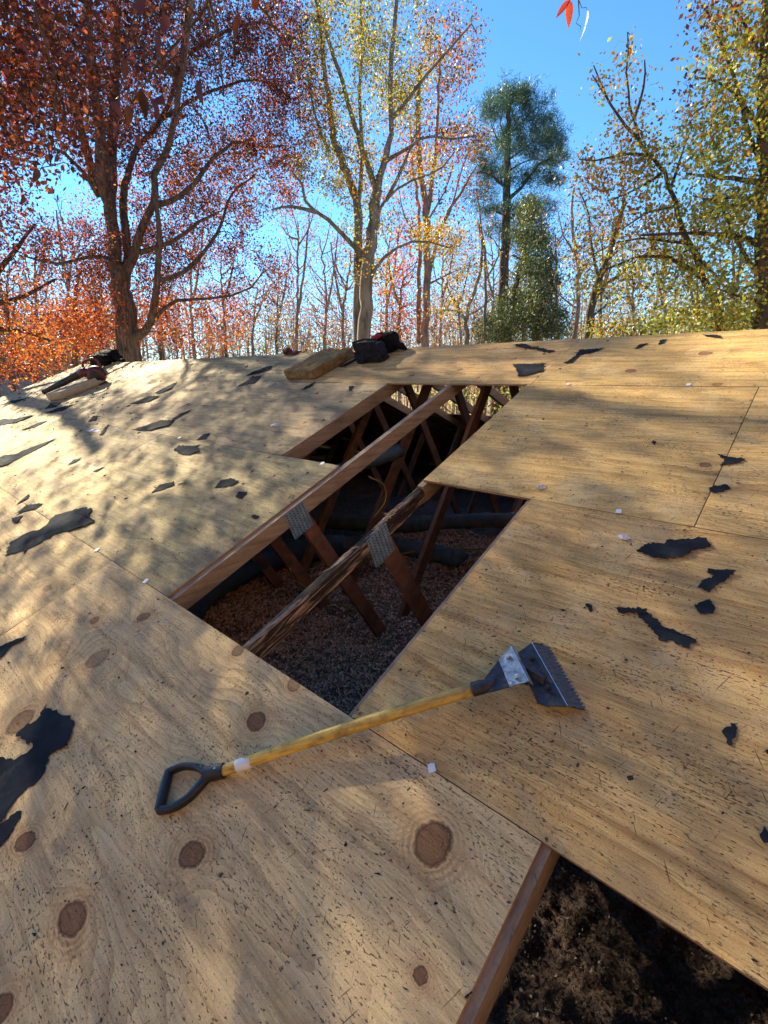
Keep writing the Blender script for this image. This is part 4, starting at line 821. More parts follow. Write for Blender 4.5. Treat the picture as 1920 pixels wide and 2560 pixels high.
class Tree:
    def __init__(s, name, label, cat, seed, barkm, leafm='leaf', group=None):
        s.name, s.label, s.cat, s.group = name, label, cat, group; s.r = np.random.RandomState(seed); s.bark, s.leafm = barkm, leafm
        s.limbs = []; s.nodes = []; s.nr = []; s.tw = []; s.LV = []; s.LC = []
    def limb(s, P, r0, r1, sides=8, n=None, amp=.02):
        P = np.array(P, float); L = np.linalg.norm(np.diff(P,axis=0),axis=1).sum(); n = n or max(5, int(L/.35)); Q = wob(P, n, amp*min(1,r0*6+.3), s.r) if len(P) > 2 else P[0]+(P[-1]-P[0])*np.linspace(0,1,n)[:,None]
        Q[0] = P[0]; rad = r0+(r1-r0)*np.linspace(0,1,n)**.8; s.limbs.append((Q, rad, sides)); s.nodes += list(Q[1:]); s.nr += list(rad[1:])
    def grow(s, C, tw=.022, maxr=.05):
        """attach every leaf cluster to the closest branch, near ones first, so twigs branch off twigs"""
        N = np.array(s.nodes); NR = np.array(s.nr); C = np.asarray(C); d0 = np.array([((N-c)**2).sum(1).min() for c in C]); order = np.argsort(d0)
        cap = len(N)+len(C)*3+10; A = np.zeros((cap,3)); A[:len(N)] = N; AR = np.zeros(cap); AR[:len(N)] = NR; k = len(N)
        for i in order:
            c = C[i]; df = c-A[:k]; d = np.sqrt((df**2).sum(1)); cost = d*(1+.5*np.clip(-df[:,2]/(d+1e-6),0,1))
            j = int(cost.argmin()); p = A[j]; L = d[j]
            if L < .05: continue
            up = np.array((0,0,.10*L)); md = s.r.randn(3)*L*.07
            P = np.array([p, p+(c-p)*.35+up+md, p+(c-p)*.7+up*.8-md*.6, c]); rb = min(maxr, AR[j]*.75, tw*(.35+.35*L)+.003); rb = max(rb, tw*.22)
            s.tw.append((P, np.array([rb, rb*.8, rb*.6, rb*.3]))); 
            for q, w_ in ((P[1],.8),(P[2],.6),(c,.35)): A[k] = q; AR[k] = rb*w_; k += 1
    def leaves(s, C, n, spread, spec, L=.08, Wd=.55, droop=.25):
        C = np.asarray(C); m_ = len(C)*n; base = np.repeat(C, n, 0)+s.r.randn(m_,3)*spread; s.LV.append(leaf_geo(s.r, base, None, L, Wd, droop))
        cc = pick(s.r, spec, m_); s.LC.append(np.repeat(np.c_[cc, np.ones(m_)], 4, 0))
    def twigleaves(s, n, spec, L=.08, Wd=.55, jit=.05):
        if not s.tw: return
        P = np.concatenate([t[0][1:] for t in s.tw]); Q = np.repeat(P, n, 0)+s.r.randn(len(P)*n,3)*jit; s.LV.append(leaf_geo(s.r, Q, None, L, Wd)); cc = pick(s.r, spec, len(Q)); s.LC.append(np.repeat(np.c_[cc, np.ones(len(Q))], 4, 0))
    def build(s, base):
        root = empty(s.name, tuple(base), s.label, s.cat, s.group); m_ = MB()
        for Q, rad, sd in s.limbs: V, F = tube_geo(Q, rad, sd, False); m_.add(V, F)
        m_.build('trunk', M[s.bark], root, smooth=True)
        if s.tw:
            P = np.array([t[0] for t in s.tw]); rr = np.array([t[1] for t in s.tw]); n = len(P); T = np.gradient(P, axis=1); T /= np.linalg.norm(T,axis=2)[...,None]+1e-9
            u = np.where(np.abs(T[...,2:3]) < .9, np.array([0,0,1.]), np.array([1.,0,0])); a = np.cross(T, u); a /= np.linalg.norm(a,axis=2)[...,None]; b = np.cross(T, a)
            V = np.stack([P+rr[...,None]*(math.cos(k*2.0944)*a+math.sin(k*2.0944)*b) for k in range(3)], 2).reshape(-1,3)
            i = np.arange(n)[:,None,None]*12; j = np.arange(3)[None,:,None]*3; k = np.arange(3)[None,None,:]; k2 = (k+1)%3
            Q = np.stack([i+j+k, i+j+k2, i+j+3+k2, i+j+3+k], -1).reshape(-1,4)
            o = bpy.data.objects.new('branches', fast_mesh('branches', V, Q, M[s.bark], smooth=True)); link(o, root)
        if s.LV:
            V = np.concatenate(s.LV); Cc = np.concatenate(s.LC); o = bpy.data.objects.new('crown', fast_mesh('crown', V, np.arange(len(V)).reshape(-1,4), M[s.leafm], {'col': Cc})); link(o, root)
        return root
def ell(r, D, dsp, cx, cy, rx, ry, n, clump=True):
    a = r.rand(n)*2*math.pi; q = np.sqrt(r.rand(n)); X = cx+rx*q*np.cos(a); Y = cy+ry*q*np.sin(a); Dd = D+r.randn(n)*dsp*.6
    return np.array([at(x, y, d) for x, y, d in zip(X, Y, Dd)])
def AT(D, *pts): return [at(p[0], p[1], D+(p[2] if len(p) > 2 else 0)) for p in pts]

# --- shrub seen through the open attic
# --- the big red oak
t = Tree('red_oak', 'massive red leaved oak with thick forked trunk behind the left end of the ridge', 'tree', 1, 'bark_oak'); D = 15.
g0 = at(330, 905, D); b0 = np.array((g0[0], g0[1], gz(g0[0], g0[1])-.1))
t.limb([b0, (g0[0],g0[1],-1), at(326,895,D), at(316,800,D), at(303,726,D), at(298,662,D)], .36, .21, 16, amp=.03)
t.limb(AT(D,(298,700),(286,607),(276,523),(252,455,-.2),(251,353,-.3),(244,285,-.3),(234,218,-.5),(227,150,-.6),(215,0,-.8),(210,-150,-1)), .17, .07, 10)
t.limb(AT(D,(276,540),(278,421,.3),(281,319,.5),(288,218,.6),(291,150,.7),(300,-100,1)), .15, .07, 10)
t.limb(AT(D,(300,700),(319,658,.1),(315,590,.2),(305,506,.3),(312,455,.4),(329,414,.5),(349,370,.6),(403,300,1),(450,150,1.2),(470,0,1.5)), .125, .045, 10)
t.limb(AT(D,(306,720),(336,641,-.2),(356,573,-.4),(383,506,-.6),(386,438,-.8),(417,370,-1),(437,285,-1.3),(460,150,-1.6),(480,0,-1.8)), .12, .045, 10)
t.limb(AT(D,(318,860),(349,835,-.3),(376,811,-.6),(390,743,-.8),(396,675,-.9),(400,607,-1),(393,540,-1.1),(390,480,-1.2)), .125, .045, 10)
t.limb(AT(D,(394,700,-.9),(437,689,-.9),(488,658,-.8),(525,604,-.7),(556,557,-.5),(573,502,-.4),(590,472,-.2),(640,440)), .065, .02, 8)
t.limb(AT(D,(390,512,-1),(437,499,-1),(488,452,-.9),(532,401,-.6),(566,370,-.4),(603,353),(660,370),(708,363,.2)), .075, .02, 8)
t.limb(AT(D,(390,790,-.7),(420,763,-.8),(454,750,-.9),(500,748,-1),(556,743,-1.1),(624,723,-1),(657,679,-.8)), .055, .018, 8)
t.limb(AT(D,(251,480),(220,399,.3),(174,231,.8),(133,116,1),(104,29,1.2),(90,-60,1.3)), .11, .05, 8)
t.limb(AT(D,(197,347,.5),(145,312,.4),(87,307,.2),(0,290)), .05, .02, 6); t.limb(AT(D,(245,490),(200,420,-.6),(120,360,-1),(40,350,-1.2)), .06, .02, 6)
t.limb(AT(D,(349,631,-.2),(390,618,-.4),(454,594,-.6),(488,557,-.8),(540,530,-.9)), .07, .03, 7)
t.limb(AT(D,(288,650),(230,640,-.8),(150,660,-1.2),(60,640,-1.5)), .06, .02, 6); t.limb(AT(D,(450,150,1.2),(560,80,1.4),(680,60,1.4),(740,150,1)), .05, .02, 6); t.limb(AT(D,(403,300,1),(520,230,1.3),(640,200,1.2),(720,240,1)), .05, .02, 6)
DM = [('maroon',7),('red',.5),('brown',1)]; MR = [('maroon',4),('red',1.6),('rust',1.5),('orange',.4)]; RO = [('red',3),('orange',3.2),('amber',.8)]; RU = [('rust',4),('amber',1.5),('maroon',1),('orange',.8)]
ALL = []
for cx, cy, rx, ry, n, spec in ((470,230,250,230,430,DM),(250,110,230,190,260,MR),(600,450,180,110,210,RU),(110,230,130,180,130,MR),(350,640,150,90,130,MR),(200,640,110,90,90,MR),
      (290,790,170,70,110,RO),(500,800,130,80,90,RO),(640,680,90,90,55,MR),(520,60,260,130,210,DM),(700,130,110,140,120,[('red',3),('amber',2),('maroon',2)]),(700,310,100,120,80,MR),(400,500,110,110,70,MR),
      (450,620,120,80,60,MR),(300,420,120,140,60,RO+[('maroon',3)]),(400,-160,520,150,240,DM),(560,560,90,70,40,MR),(215,840,70,50,30,RO)):
    n = int(n*1.35); C = ell(t.r, D+1.1, 1.9, cx, cy, rx, ry, n); ALL.append(C); t.leaves(C, 34, .135, spec, .076, .5)
t.grow(np.concatenate(ALL), .03); t.build(b0)
# --- tree at the left picture edge
def simple_tree(name, label, seed, barkm, D, trunk, limbs, crowns, r0, L=.1, Wd=.5, per=14, spread=.22, leafm='leaf', tw=.022, twl=0, cat='tree', group=None, droop=.25, dsp=1.2, top=.35):
    t = Tree(name, label, cat, seed, barkm, leafm, group); g = at(trunk[0][0], trunk[0][1], D); b = np.array((g[0], g[1], gz(g[0], g[1])-.1))
    P = AT(D, *trunk)
    t.limb([b]+([b+(P[0]-b)*.5] if P[0][2]-b[2] > 1 else [])+P, r0, r0*top, 10)
    for r1, pts in limbs: t.limb(AT(D, *pts), r1, r1*.35, 6)
    A = []
    for cx, cy, rx, ry, n, spec in crowns:
        C = ell(t.r, D, dsp, cx, cy, rx, ry, n); A.append(C)
        if per: t.leaves(C, per, spread, spec, L, Wd, droop)
    if A: t.grow(np.concatenate(A), tw)
    if twl: t.twigleaves(twl, crowns[0][5], L, Wd)
    return t.build(b)
simple_tree('maple_tree', 'dark red tree cut by the left picture edge with orange lower leaves', 2, 'bark_dark', 17, [(-30,960),(-20,800),(-30,600),(-20,400),(-50,200)], [(.09,[(-22,700),(40,620),(90,560)]),(.09,[(-25,760),(60,740),(140,700)]),(.08,[(-25,820),(60,830),(130,850)])],
  [(10,470,70,120,90,MR),(40,600,90,80,80,MR),(30,730,110,70,80,RU),(60,850,130,70,100,RO+[('gold',2)]),(20,340,60,80,40,DM),(-80,100,120,250,60,DM),(20,900,90,50,50,RO)], .28)
simple_tree('maple_tree', 'slim tree with glowing orange leaves in the gap left of the oak trunk', 22, 'bark_dark', 20, [(190,930),(195,840),(190,750),(200,680)], [(.05,[(192,820),(140,790),(100,780)]),(.05,[(192,800),(240,760),(260,720)])],
  [(140,830,90,70,70,RO+[('gold',1)]),(210,780,70,70,50,RO),(90,880,70,40,30,RO+[('gold',3)]),(200,870,70,35,26,[('orange',3),('gold',2)])], .14, .1, .55, 13, .22)
# --- tall grey double trunk
YG = [('olive',5),('gold',1.2),('lime',1.5),('amber',.3)]; GD = [('gold',3),('yellow',1),('olive',4),('amber',.8)]; PG = [('pale',4),('olive',2),('lime',1)]
t = Tree('tulip_tree', 'tall pale grey tree with twin trunks and olive gold leaves, centre of the picture', 'tree', 3, 'bark_grey'); D = 15.
g0 = at(905, 870, D); b0 = np.array((g0[0], g0[1], gz(g0[0],g0[1])-.1))
t.limb([b0, (g0[0],g0[1],-1.), *AT(D,(911,858),(917,722),(923,647),(932,571),(938,496),(944,470))], .235, .13, 14)
t.limb(AT(D,(944,480),(962,405),(971,360),(977,300),(975,200),(985,80),(1000,-80)), .10, .045, 9); t.limb(AT(D,(944,485),(932,451),(911,390,.3),(896,339,.4),(881,300,.5),(855,200,.7),(820,100,.9),(790,0,1),(760,-100,1.2)), .095, .04, 9)
t.limb([b0, *AT(D,(897,858,.3),(896,692,.4),(893,601,.4),(893,511,.5),(869,445,.5),(848,390,.5),(833,345,.6),(827,300,.7),(815,200,.8),(800,80,1),(800,-50,1.1))], .18, .045, 12)
t.limb(AT(D,(894,625,.4),(851,580,.2),(805,538),(769,511,-.2),(760,469,-.4),(730,433,-.6)), .075, .025, 8); t.limb(AT(D,(790,530,-.1),(750,522,-.4),(710,515,-.7),(680,525,-1)), .06, .02, 7)
t.limb(AT(D,(966,402),(1016,372,-.3),(1040,352,-.5),(1062,342,-.6),(1122,345,-.9),(1194,339,-1.3)), .055, .02, 7); t.limb(AT(D,(965,502),(1001,430,-.2),(1019,387,-.3),(1040,330,-.4)), .06, .02, 7)
t.limb(AT(D,(938,540),(977,487,-.3),(1031,451,-.6),(1092,427,-.9),(1137,381,-1.2)), .045, .015, 7); t.limb(AT(D,(925,700),(944,665,-.3),(971,634,-.5),(1016,607,-.7),(1062,604,-.9),(1122,619,-1.1)), .055, .02, 7)
t.limb(AT(D,(977,300),(1040,220,-.5),(1100,150,-.8),(1180,60,-1)), .06, .02, 7); t.limb(AT(D,(896,500,.5),(905,400,.7),(900,250,.9),(905,100,1),(900,-50,1)), .07, .03, 7); t.limb(AT(D,(823,380,.5),(790,300,.3),(770,200,0)), .05, .02, 6)
ALL = []
for cx, cy, rx, ry, n, spec in ((855,180,110,230,150,YG),(990,110,110,140,95,YG),(1130,110,75,110,46,RU+[('olive',2)]),(890,430,80,90,52,GD),(805,420,75,70,34,PG),(1105,590,85,30,40,GD),(1150,660,60,50,20,GD),(950,690,30,50,14,GD),
      (880,-120,240,120,90,YG),(1160,345,65,45,36,RU+[('olive',3)]),(925,560,70,60,20,PG),(790,270,50,90,34,RU+[('gold',2)]),(1050,420,70,50,20,GD),(1010,260,60,70,26,YG),(900,640,50,60,12,GD),(1120,760,60,40,10,GD)):
    C = ell(t.r, D+.5, 1.6, cx, cy, rx, ry, int(n*1.8)); ALL.append(C); t.leaves(C, 24, .14, spec, .078, .5)
t.grow(np.concatenate(ALL), .024); t.build(b0)
# --- red sweetgum behind it
SR = [('rust',3),('red',2),('mauve',2),('orange',1)]; BR = [('orange',4),('red',2),('amber',2)]
simple_tree('sweetgum_tree', 'slender upright tree with rusty red leaves right of the grey twin trunk', 4, 'bark_pink', 19, [(1062,858),(1068,692),(1065,556),(1059,481),(1047,390),(1045,280),(1050,160)],
  [(.09,[(1066,540),(1086,420),(1092,345),(1095,220),(1100,120)]),(.08,[(1071,692),(1107,556),(1152,481),(1194,415)]),(.10,[(1047,858,.4),(1047,692,.4),(1050,586,.4),(1044,511,.4),(1030,400,.5),(1025,300,.6)]),(.05,[(1066,620),(1120,540),(1150,440),(1170,380)]),(.04,[(1072,710),(1130,680),(1170,670)]),(.04,[(1047,600),(1010,540),(995,470)]),(.04,[(1065,560),(1110,480),(1130,420)])],
  [(1075,260,100,130,85,SR),(1000,500,55,130,60,BR),(1005,730,45,110,60,BR),(1140,440,70,90,46,SR),(1075,560,85,90,46,SR),(1090,400,90,90,50,SR),(1010,340,50,80,30,SR),(1045,800,60,50,26,BR),(1110,180,60,80,22,[('mauve',3),('rust',2)])], .20, .105, .5, 13, .24)
# --- pine
t = Tree('pine_tree', 'tall dark green pine with rounded needle crown against the blue sky', 'tree', 5, 'bark_dark', 'needle'); D = 27.
g0 = at(1250, 860, D); b0 = np.array((g0[0], g0[1], gz(g0[0],g0[1])-.1))
t.limb([b0, *AT(D,(1251,850),(1256,748),(1261,639),(1266,519),(1268,422),(1270,350),(1272,290),(1276,235))], .36, .07, 10)
for r1, pts in ((.10,[(1270,499),(1307,463),(1343,415,.5),(1391,386,1)]),(.08,[(1268,555),(1285,535),(1310,525,-.5),(1345,520,-1)]),(.06,[(1260,536),(1234,526,.5),(1215,514,1)]),(.07,[(1267,470),(1230,440,-.5),(1195,430,-1)]),
    (.06,[(1270,400),(1310,370),(1350,340)]),(.06,[(1270,380),(1240,340),(1225,300)]),(.05,[(1272,340),(1310,300,1),(1340,270,1.5)]),(.05,[(1268,430),(1320,400,1),(1380,400,1.5)]),(.05,[(1262,590),(1290,575),(1310,580)]),(.05,[(1270,360),(1250,310,-1),(1260,270,-1)]),(.04,[(1260,640),(1235,600),(1220,590)])): t.limb(AT(D,*pts), r1, r1*.3, 6)
PN = [('pine',3),('pine2',2)]; ALL = []
PADS = [(1285,225,40,14),(1255,245,34,14),(1320,248,40,15),(1290,262,50,13),(1240,272,34,15),(1345,280,36,16),(1300,290,45,13),(1262,300,40,14),(1225,318,34,16),(1362,318,32,16),(1318,326,44,14),(1275,340,40,13),(1384,352,24,18),(1340,362,46,15),
 (1230,362,38,16),(1296,374,46,13),(1393,388,20,16),(1360,402,40,14),(1310,412,48,14),(1215,402,36,18),(1250,420,34,13),(1340,438,40,13),(1205,445,32,20),(1290,452,34,12),(1370,455,34,12),(1240,475,36,15),(1200,490,26,20),(1320,490,42,13),(1290,520,34,11),(1225,530,36,15),(1352,516,34,12),(1305,552,32,11),(1240,575,26,12),(1290,600,24,10)]
for cx, cy, rx, ry in PADS:
    dz = t.r.uniform(-1.6,1.6)
    if t.r.rand() < .15: continue
    rx *= 1.3; C = ell(t.r, D+dz, .7, cx, cy, rx, ry, 17); ALL.append(C)
    for kk in range(2):
        CC = C+t.r.randn(*C.shape)*.15; t.leaves(CC, 48, .11, PN, .21, .09, -.5)
t.grow(np.concatenate(ALL), .03); t.build(b0)
# --- cedar
t = Tree('cedar_tree', 'shaggy dark olive cedar standing right in front of the pine trunk', 'tree', 6, 'bark_dark', 'needle'); D = 21.
g0 = at(1268, 862, D); b0 = np.array((g0[0], g0[1], gz(g0[0],g0[1])-.1))
t.limb([b0, *AT(D,(1270,844),(1287,724),(1309,639),(1319,567),(1325,500))], .17, .03, 8)
for y, hw in ((560,35),(600,45),(650,55),(700,65),(750,80),(800,90),(830,100)):
    for sg in (-1,1): x0 = np.interp(y,[500,567,639,724,850],[1325,1319,1309,1287,1269]); t.limb(AT(D,(x0,y),(x0+sg*hw*.5,y-12,t.r.uniform(-.6,.6)),(x0+sg*hw*.95+18,y+2,t.r.uniform(-1,1))), .035, .01, 5)
ALL = []; CD = [('cedar',3),('cedar2',3),('olive',.5)]
for cx, cy, rx, ry, n in ((1328,520,32,30,26),(1335,580,48,45,52),(1340,640,58,45,66),(1338,700,70,45,70),(1320,760,95,45,90),(1300,820,115,45,110),(1370,800,60,45,40),(1230,830,40,30,20)):
    C = ell(t.r, D, 1.4, cx, cy, rx*t.r.uniform(.85,1.25), ry, int(n*1.4)); ALL.append(C); t.leaves(C, 58, .15, CD, .12, .24, .35)
t.grow(np.concatenate(ALL), .02); t.build(b0)
simple_tree('shrub', 'sunny yellow green shrub glimpsed through the open trusses of the far roof slope', 70, 'bark_dark', 15, [(1150,1110),(1155,1010),(1150,970)], [(.03,[(1152,1050),(1090,1000),(1060,965)]),(.03,[(1152,1060),(1230,1010),(1290,975)])],
  [(1100,1000,90,60,90,[('lime',2),('olive',3),('green',3),('tan',2)]),(1260,1000,100,60,90,[('lime',2),('olive',3),('green',3),('tan',2)])], .05, .09, .5, 9, .2, tw=.014, cat='bush')
# --- pear tree and right edge tree
PR = [('olive',3),('green',2),('lime',5),('yellow',1.2),('amber',.3)]; PO = [('amber',1.3),('gold',3),('olive',4),('red',.7),('lime',2)]; YO = [('gold',4),('yellow',2),('olive',3),('orange',1)]
simple_tree('pear_tree', 'leaning black stemmed pear tree with yellow green leaves, right of the pine', 7, 'bark_dark', 11., [(1806,850),(1801,829),(1786,756),(1763,695),(1743,642),(1723,609),(1705,566),(1690,515),(1675,472),(1657,427),(1627,391),(1601,351),(1584,300),(1572,250),(1566,170),(1567,80)],
  [(.055,[(1756,692),(1723,675),(1690,649),(1639,639),(1576,647),(1500,680)]),(.03,[(1601,351),(1550,300),(1505,215),(1485,165)]),(.03,[(1627,391),(1560,385),(1500,400),(1450,395)]),(.03,[(1690,515),(1620,530),(1560,570)]),(.03,[(1601,351),(1560,310),(1510,240),(1480,190)]),(.03,[(1584,300),(1610,220),(1612,150)]),
   (.03,[(1743,642),(1790,690),(1840,760)]),(.03,[(1675,472),(1700,400),(1720,330)]),(.03,[(1657,430),(1600,470),(1520,500)]),(.03,[(1723,609),(1640,600),(1560,600),(1480,640)])],
  [(1560,330,60,50,26,PO),(1566,160,22,80,9,PO),(1508,210,22,60,7,PO),(1540,440,80,50,48,YO),(1460,430,40,60,15,PO),(1640,430,70,70,44,PR),(1600,540,90,60,60,YO),(1500,590,70,60,36,PO),(1640,660,110,60,70,PR),(1720,590,90,90,60,PR),(1520,700,80,50,40,PR),(1700,740,100,50,50,PR),(1610,250,24,60,7,PO),(1450,660,40,60,16,PO),(1600,390,70,40,30,PO)], .085, .072, .62, 11, .14, tw=.013, twl=1, dsp=.8, top=.12)
simple_tree('pear_tree', 'darker leafy tree at the right picture edge with level black branches', 8, 'bark_dark', 10., [(1908,850),(1906,700),(1908,560),(1912,450),(1905,300),(1915,100),(1925,-80)],
  [(.05,[(1915,455),(1860,448),(1804,444),(1715,434)]),(.055,[(1905,616),(1875,599),(1840,588),(1804,584),(1715,581),(1601,586)]),(.045,[(1910,414),(1880,351),(1862,300),(1840,200),(1800,100),(1770,20)]),(.03,[(1908,340),(1850,250),(1790,200),(1740,190)]),(.03,[(1908,500),(1850,490),(1790,500),(1730,490)]),(.04,[(1906,700),(1860,640),(1820,560),(1800,520)]),(.03,[(1906,760),(1850,740),(1790,720)]),(.03,[(1830,200),(1780,250),(1730,290)]),(.03,[(1905,150),(1860,60),(1810,-20)])],
  [(1810,130,75,100,75,PR),(1870,50,90,110,80,PO),(1760,40,50,60,16,[('maroon',2),('red',1),('rust',2)]),(1860,280,90,90,100,PR),(1760,360,90,80,70,PR),(1850,450,100,80,85,PR),(1840,560,110,60,80,PR),(1850,680,110,70,90,PR),(1790,520,90,50,40,PR),(1710,230,30,30,6,[('maroon',2),('rust',2)]),(1740,300,50,50,22,PO),(1830,780,110,50,80,PR),(1950,300,60,500,120,PR),(1850,-150,180,120,80,PR)], .16, .070, .62, 9, .13, tw=.014, twl=1, dsp=.9)
simple_tree('dogwood_bush', 'low yellow green bush peeping over the right part of the ridge', 9, 'bark_dark', 15, [(1600,860),(1600,830)], [(.03,[(1600,850),(1540,820)]),(.03,[(1600,850),(1680,810)])],
  [(1540,822,60,22,60,[('lime',3),('gold',3),('olive',3)]),(1640,812,70,24,70,[('lime',3),('olive',3),('green',2)]),(1740,806,60,24,50,PR),(1850,800,70,26,60,PR)], .05, .09, .6, 12, .15, tw=.015, cat='bush')
simple_tree('elm_tree', 'mostly bare black tree with crooked twin stems between cedar and pear tree', 10, 'bark_dark', 17, [(1468,845),(1480,760),(1497,700),(1520,640),(1545,560),(1560,500)],
  [(.07,[(1485,745),(1530,700),(1590,650),(1640,620)]),(.05,[(1470,800),(1520,760),(1570,740)]),(.05,[(1497,700),(1480,620),(1470,540),(1450,480)]),(.04,[(1510,660),(1570,600),(1600,560)])],
  [(1460,480,80,90,50,[('tan',3),('rust',2),('olive',2)]),(1480,600,90,80,60,[('tan',2),('rust',2),('gold',1)]),(1570,620,80,80,40,[('tan',2),('olive',2)]),(1600,700,90,60,36,[('brown',2),('olive',1)]),(1540,740,80,50,30,[('brown',3)])], .17, .09, .5, 5, .3, tw=.022)
simple_tree('elm_tree', 'thin straight bare stem close to the right side of the cedar', 11, 'bark_pink', 19, [(1437,850),(1446,736),(1442,640),(1430,560),(1435,470)],
  [(.04,[(1443,700),(1480,640),(1500,560)]),(.04,[(1443,650),(1410,590),(1395,530)]),(.04,[(1440,770),(1400,740),(1385,700)])],
  [(1430,560,80,110,60,[('tan',3),('rust',2),('mauve',2)]),(1420,700,70,90,40,[('brown',2),('rust',2)]),(1470,420,60,50,30,[('tan',3),('pale',2)])], .10, .09, .5, 4, .3, tw=.02)
simple_tree('walnut_tree', 'bare grey tree with a low fork between the rusty tree and the pine', 12, 'bark_grey', 20, [(1170,860),(1165,800),(1185,730),(1205,650),(1200,560)],
  [(.07,[(1166,805),(1140,760),(1120,720),(1100,690)]),(.07,[(1212,850),(1213,740),(1212,640),(1203,560),(1190,480)]),(.05,[(1214,700),(1245,640),(1250,560)]),(.04,[(1165,790),(1215,760),(1240,720)]),(.04,[(1150,780),(1110,775),(1085,790)])],
  [(1180,560,60,80,34,[('amber',2),('gold',2),('mauve',2)]),(1180,680,60,60,26,[('brown',2),('amber',1)]),(1130,760,60,50,20,[('brown',2)]),(1225,620,40,90,20,[('amber',2),('rust',2)])], .13, .1, .5, 5, .3, tw=.022)
# --- middle distance trees: vertical mauve and grey stems, each its own tree
def mid_tree(name, px, D, top, seed, barkm, spec, label, lean=0, r0=.11, group=None, wpx=70, low=860):
    r = np.random.RandomState(seed); W_ = [r.uniform(-9,9) for _ in range(4)]; fk = r.uniform(.2,.5); fx = lambda f: px+lean*f+W_[0]*math.sin(f*5+W_[1])*.8
    yy = lambda f: low-(low-top)*f; T_ = [(fx(f), yy(f)) for f in (0,.15,.3,.45,.6,.75,.9)]; lm = []
    sg = r.choice([-1,1]); lm.append((r0*.75, [(fx(fk),yy(fk))]+[(fx(fk)+sg*wpx*w_*.55, yy(fk+(.98-fk)*q), r.uniform(-.5,.5)) for q, w_ in ((.2,.28),(.5,.55),(.8,.75),(1.,.85))]))
    for i in range(9):
        f = r.uniform(.12,.85); sg = r.choice([-1,1]); ww = wpx*r.uniform(.35,1.1); hh = (low-top)*r.uniform(.10,.45); j = lambda: r.uniform(-6,6)
        lm.append((r0*r.uniform(.2,.42), [(fx(f),yy(f)),(fx(f)+sg*ww*.3+j(),yy(f)-hh*.22+j(),r.uniform(-.5,.5)),(fx(f)+sg*ww*.6+j(),yy(f)-hh*.62+j(),r.uniform(-.9,.9)),(fx(f)+sg*ww*.8+j(),yy(f)-hh,r.uniform(-1.4,1.4))]))
    cr = []
    for i in range(8): f = i/7; cr.append((fx(f), yy(.10+.92*f)+10, wpx*(1.15-.6*abs(f-.45))*r.uniform(.8,1.15), (low-top)*.13, 34, spec))
    simple_tree(name, label, seed, barkm, D, T_, lm, cr, r0, .09, .5, 9, .24, tw=.017*D/22, group=group, dsp=1.6, top=.25)
MV = [('mauve',3),('rust',2),('tan',2),('amber',.7)]; MT = [('tan',3),('olive',1),('amber',1),('brown',1)]
MIDS = [(740,24,520,20,'bark_pink',MV,'slim mauve twiggy tree between the oak and the grey twin trunk',8),(815,27,560,21,'bark_pink',MV,'pale twiggy tree just left of the grey twin trunk',-15),(690,30,640,23,'bark_grey',MT,'small tan leaved tree above the insulation batt',10),
 (860,24,600,24,'bark_pink',MV,'thin stemmed tree touching the left side of the grey twin trunk',12),(960,26,560,25,'bark_pink',[('amber',2),('rust',2),('mauve',2)],'amber specked thin tree right behind the grey twin trunk',20),(1000,22,650,26,'bark_grey',BR,'short orange leaved tree under the rusty upright tree',5),
 (630,33,700,27,'bark_grey',MT,'low tan tree in the sky gap right of the oak',14),(560,30,620,28,'bark_dark',MV,'grey twiggy tree seen through the right side of the oak crown',-6),(480,28,560,29,'bark_grey',MT,'tall bare tree seen through the middle of the oak crown',4),
 (400,34,680,30,'bark_dark',MV,'dim far tree right of the oak trunk',5),(255,32,640,31,'bark_dark',MV,'dim far tree just left of the oak trunk',-6),(170,28,520,32,'bark_grey',MV,'tall bare grey tree left of the oak with blue sky behind',8),(95,30,560,33,'bark_grey',MV,'bare mauve tree near the left picture edge',-8),(20,33,640,34,'bark_dark',MV,'bare far tree at the very left edge',4),
 (1100,27,600,35,'bark_pink',MV,'thin mauve tree between the rusty tree and the walnut',9),(1150,30,640,36,'bark_grey',MT,'thin tan tree left of the pine trunk',-6),(1225,31,560,37,'bark_pink',MV,'thin mauve tree right beside the pine trunk',6),(1395,26,560,38,'bark_pink',MV,'bare mauve tree behind the right flank of the cedar',-8),
 (1500,25,540,39,'bark_grey',MT,'bare grey tree behind the left side of the pear tree',8),(1585,27,600,40,'bark_grey',MT,'thin bare tree behind the arching pear branch',-5),(1660,26,560,41,'bark_grey',[('tan',1),('olive',2),('lime',1)],'greenish thin tree behind the middle of the pear tree',4),(1740,28,560,42,'bark_grey',[('tan',1),('olive',2)],'thin tree behind the lower pear stem',3),
 (1830,26,520,43,'bark_grey',[('tan',1),('olive',2),('green',1)],'thin tree left of the right edge trunk',-3),(300,36,700,44,'bark_grey',MT,'far low tree right behind the oak trunk',0),(1300,34,640,45,'bark_grey',MT,'far tan tree behind the cedar',0)]
for (px, D_, top, sd, bk, spec, lb, ln) in MIDS: mid_tree('bare_tree', px, D_, top, sd, bk, spec, lb, ln, group='slender background trees beyond the house', wpx=66)
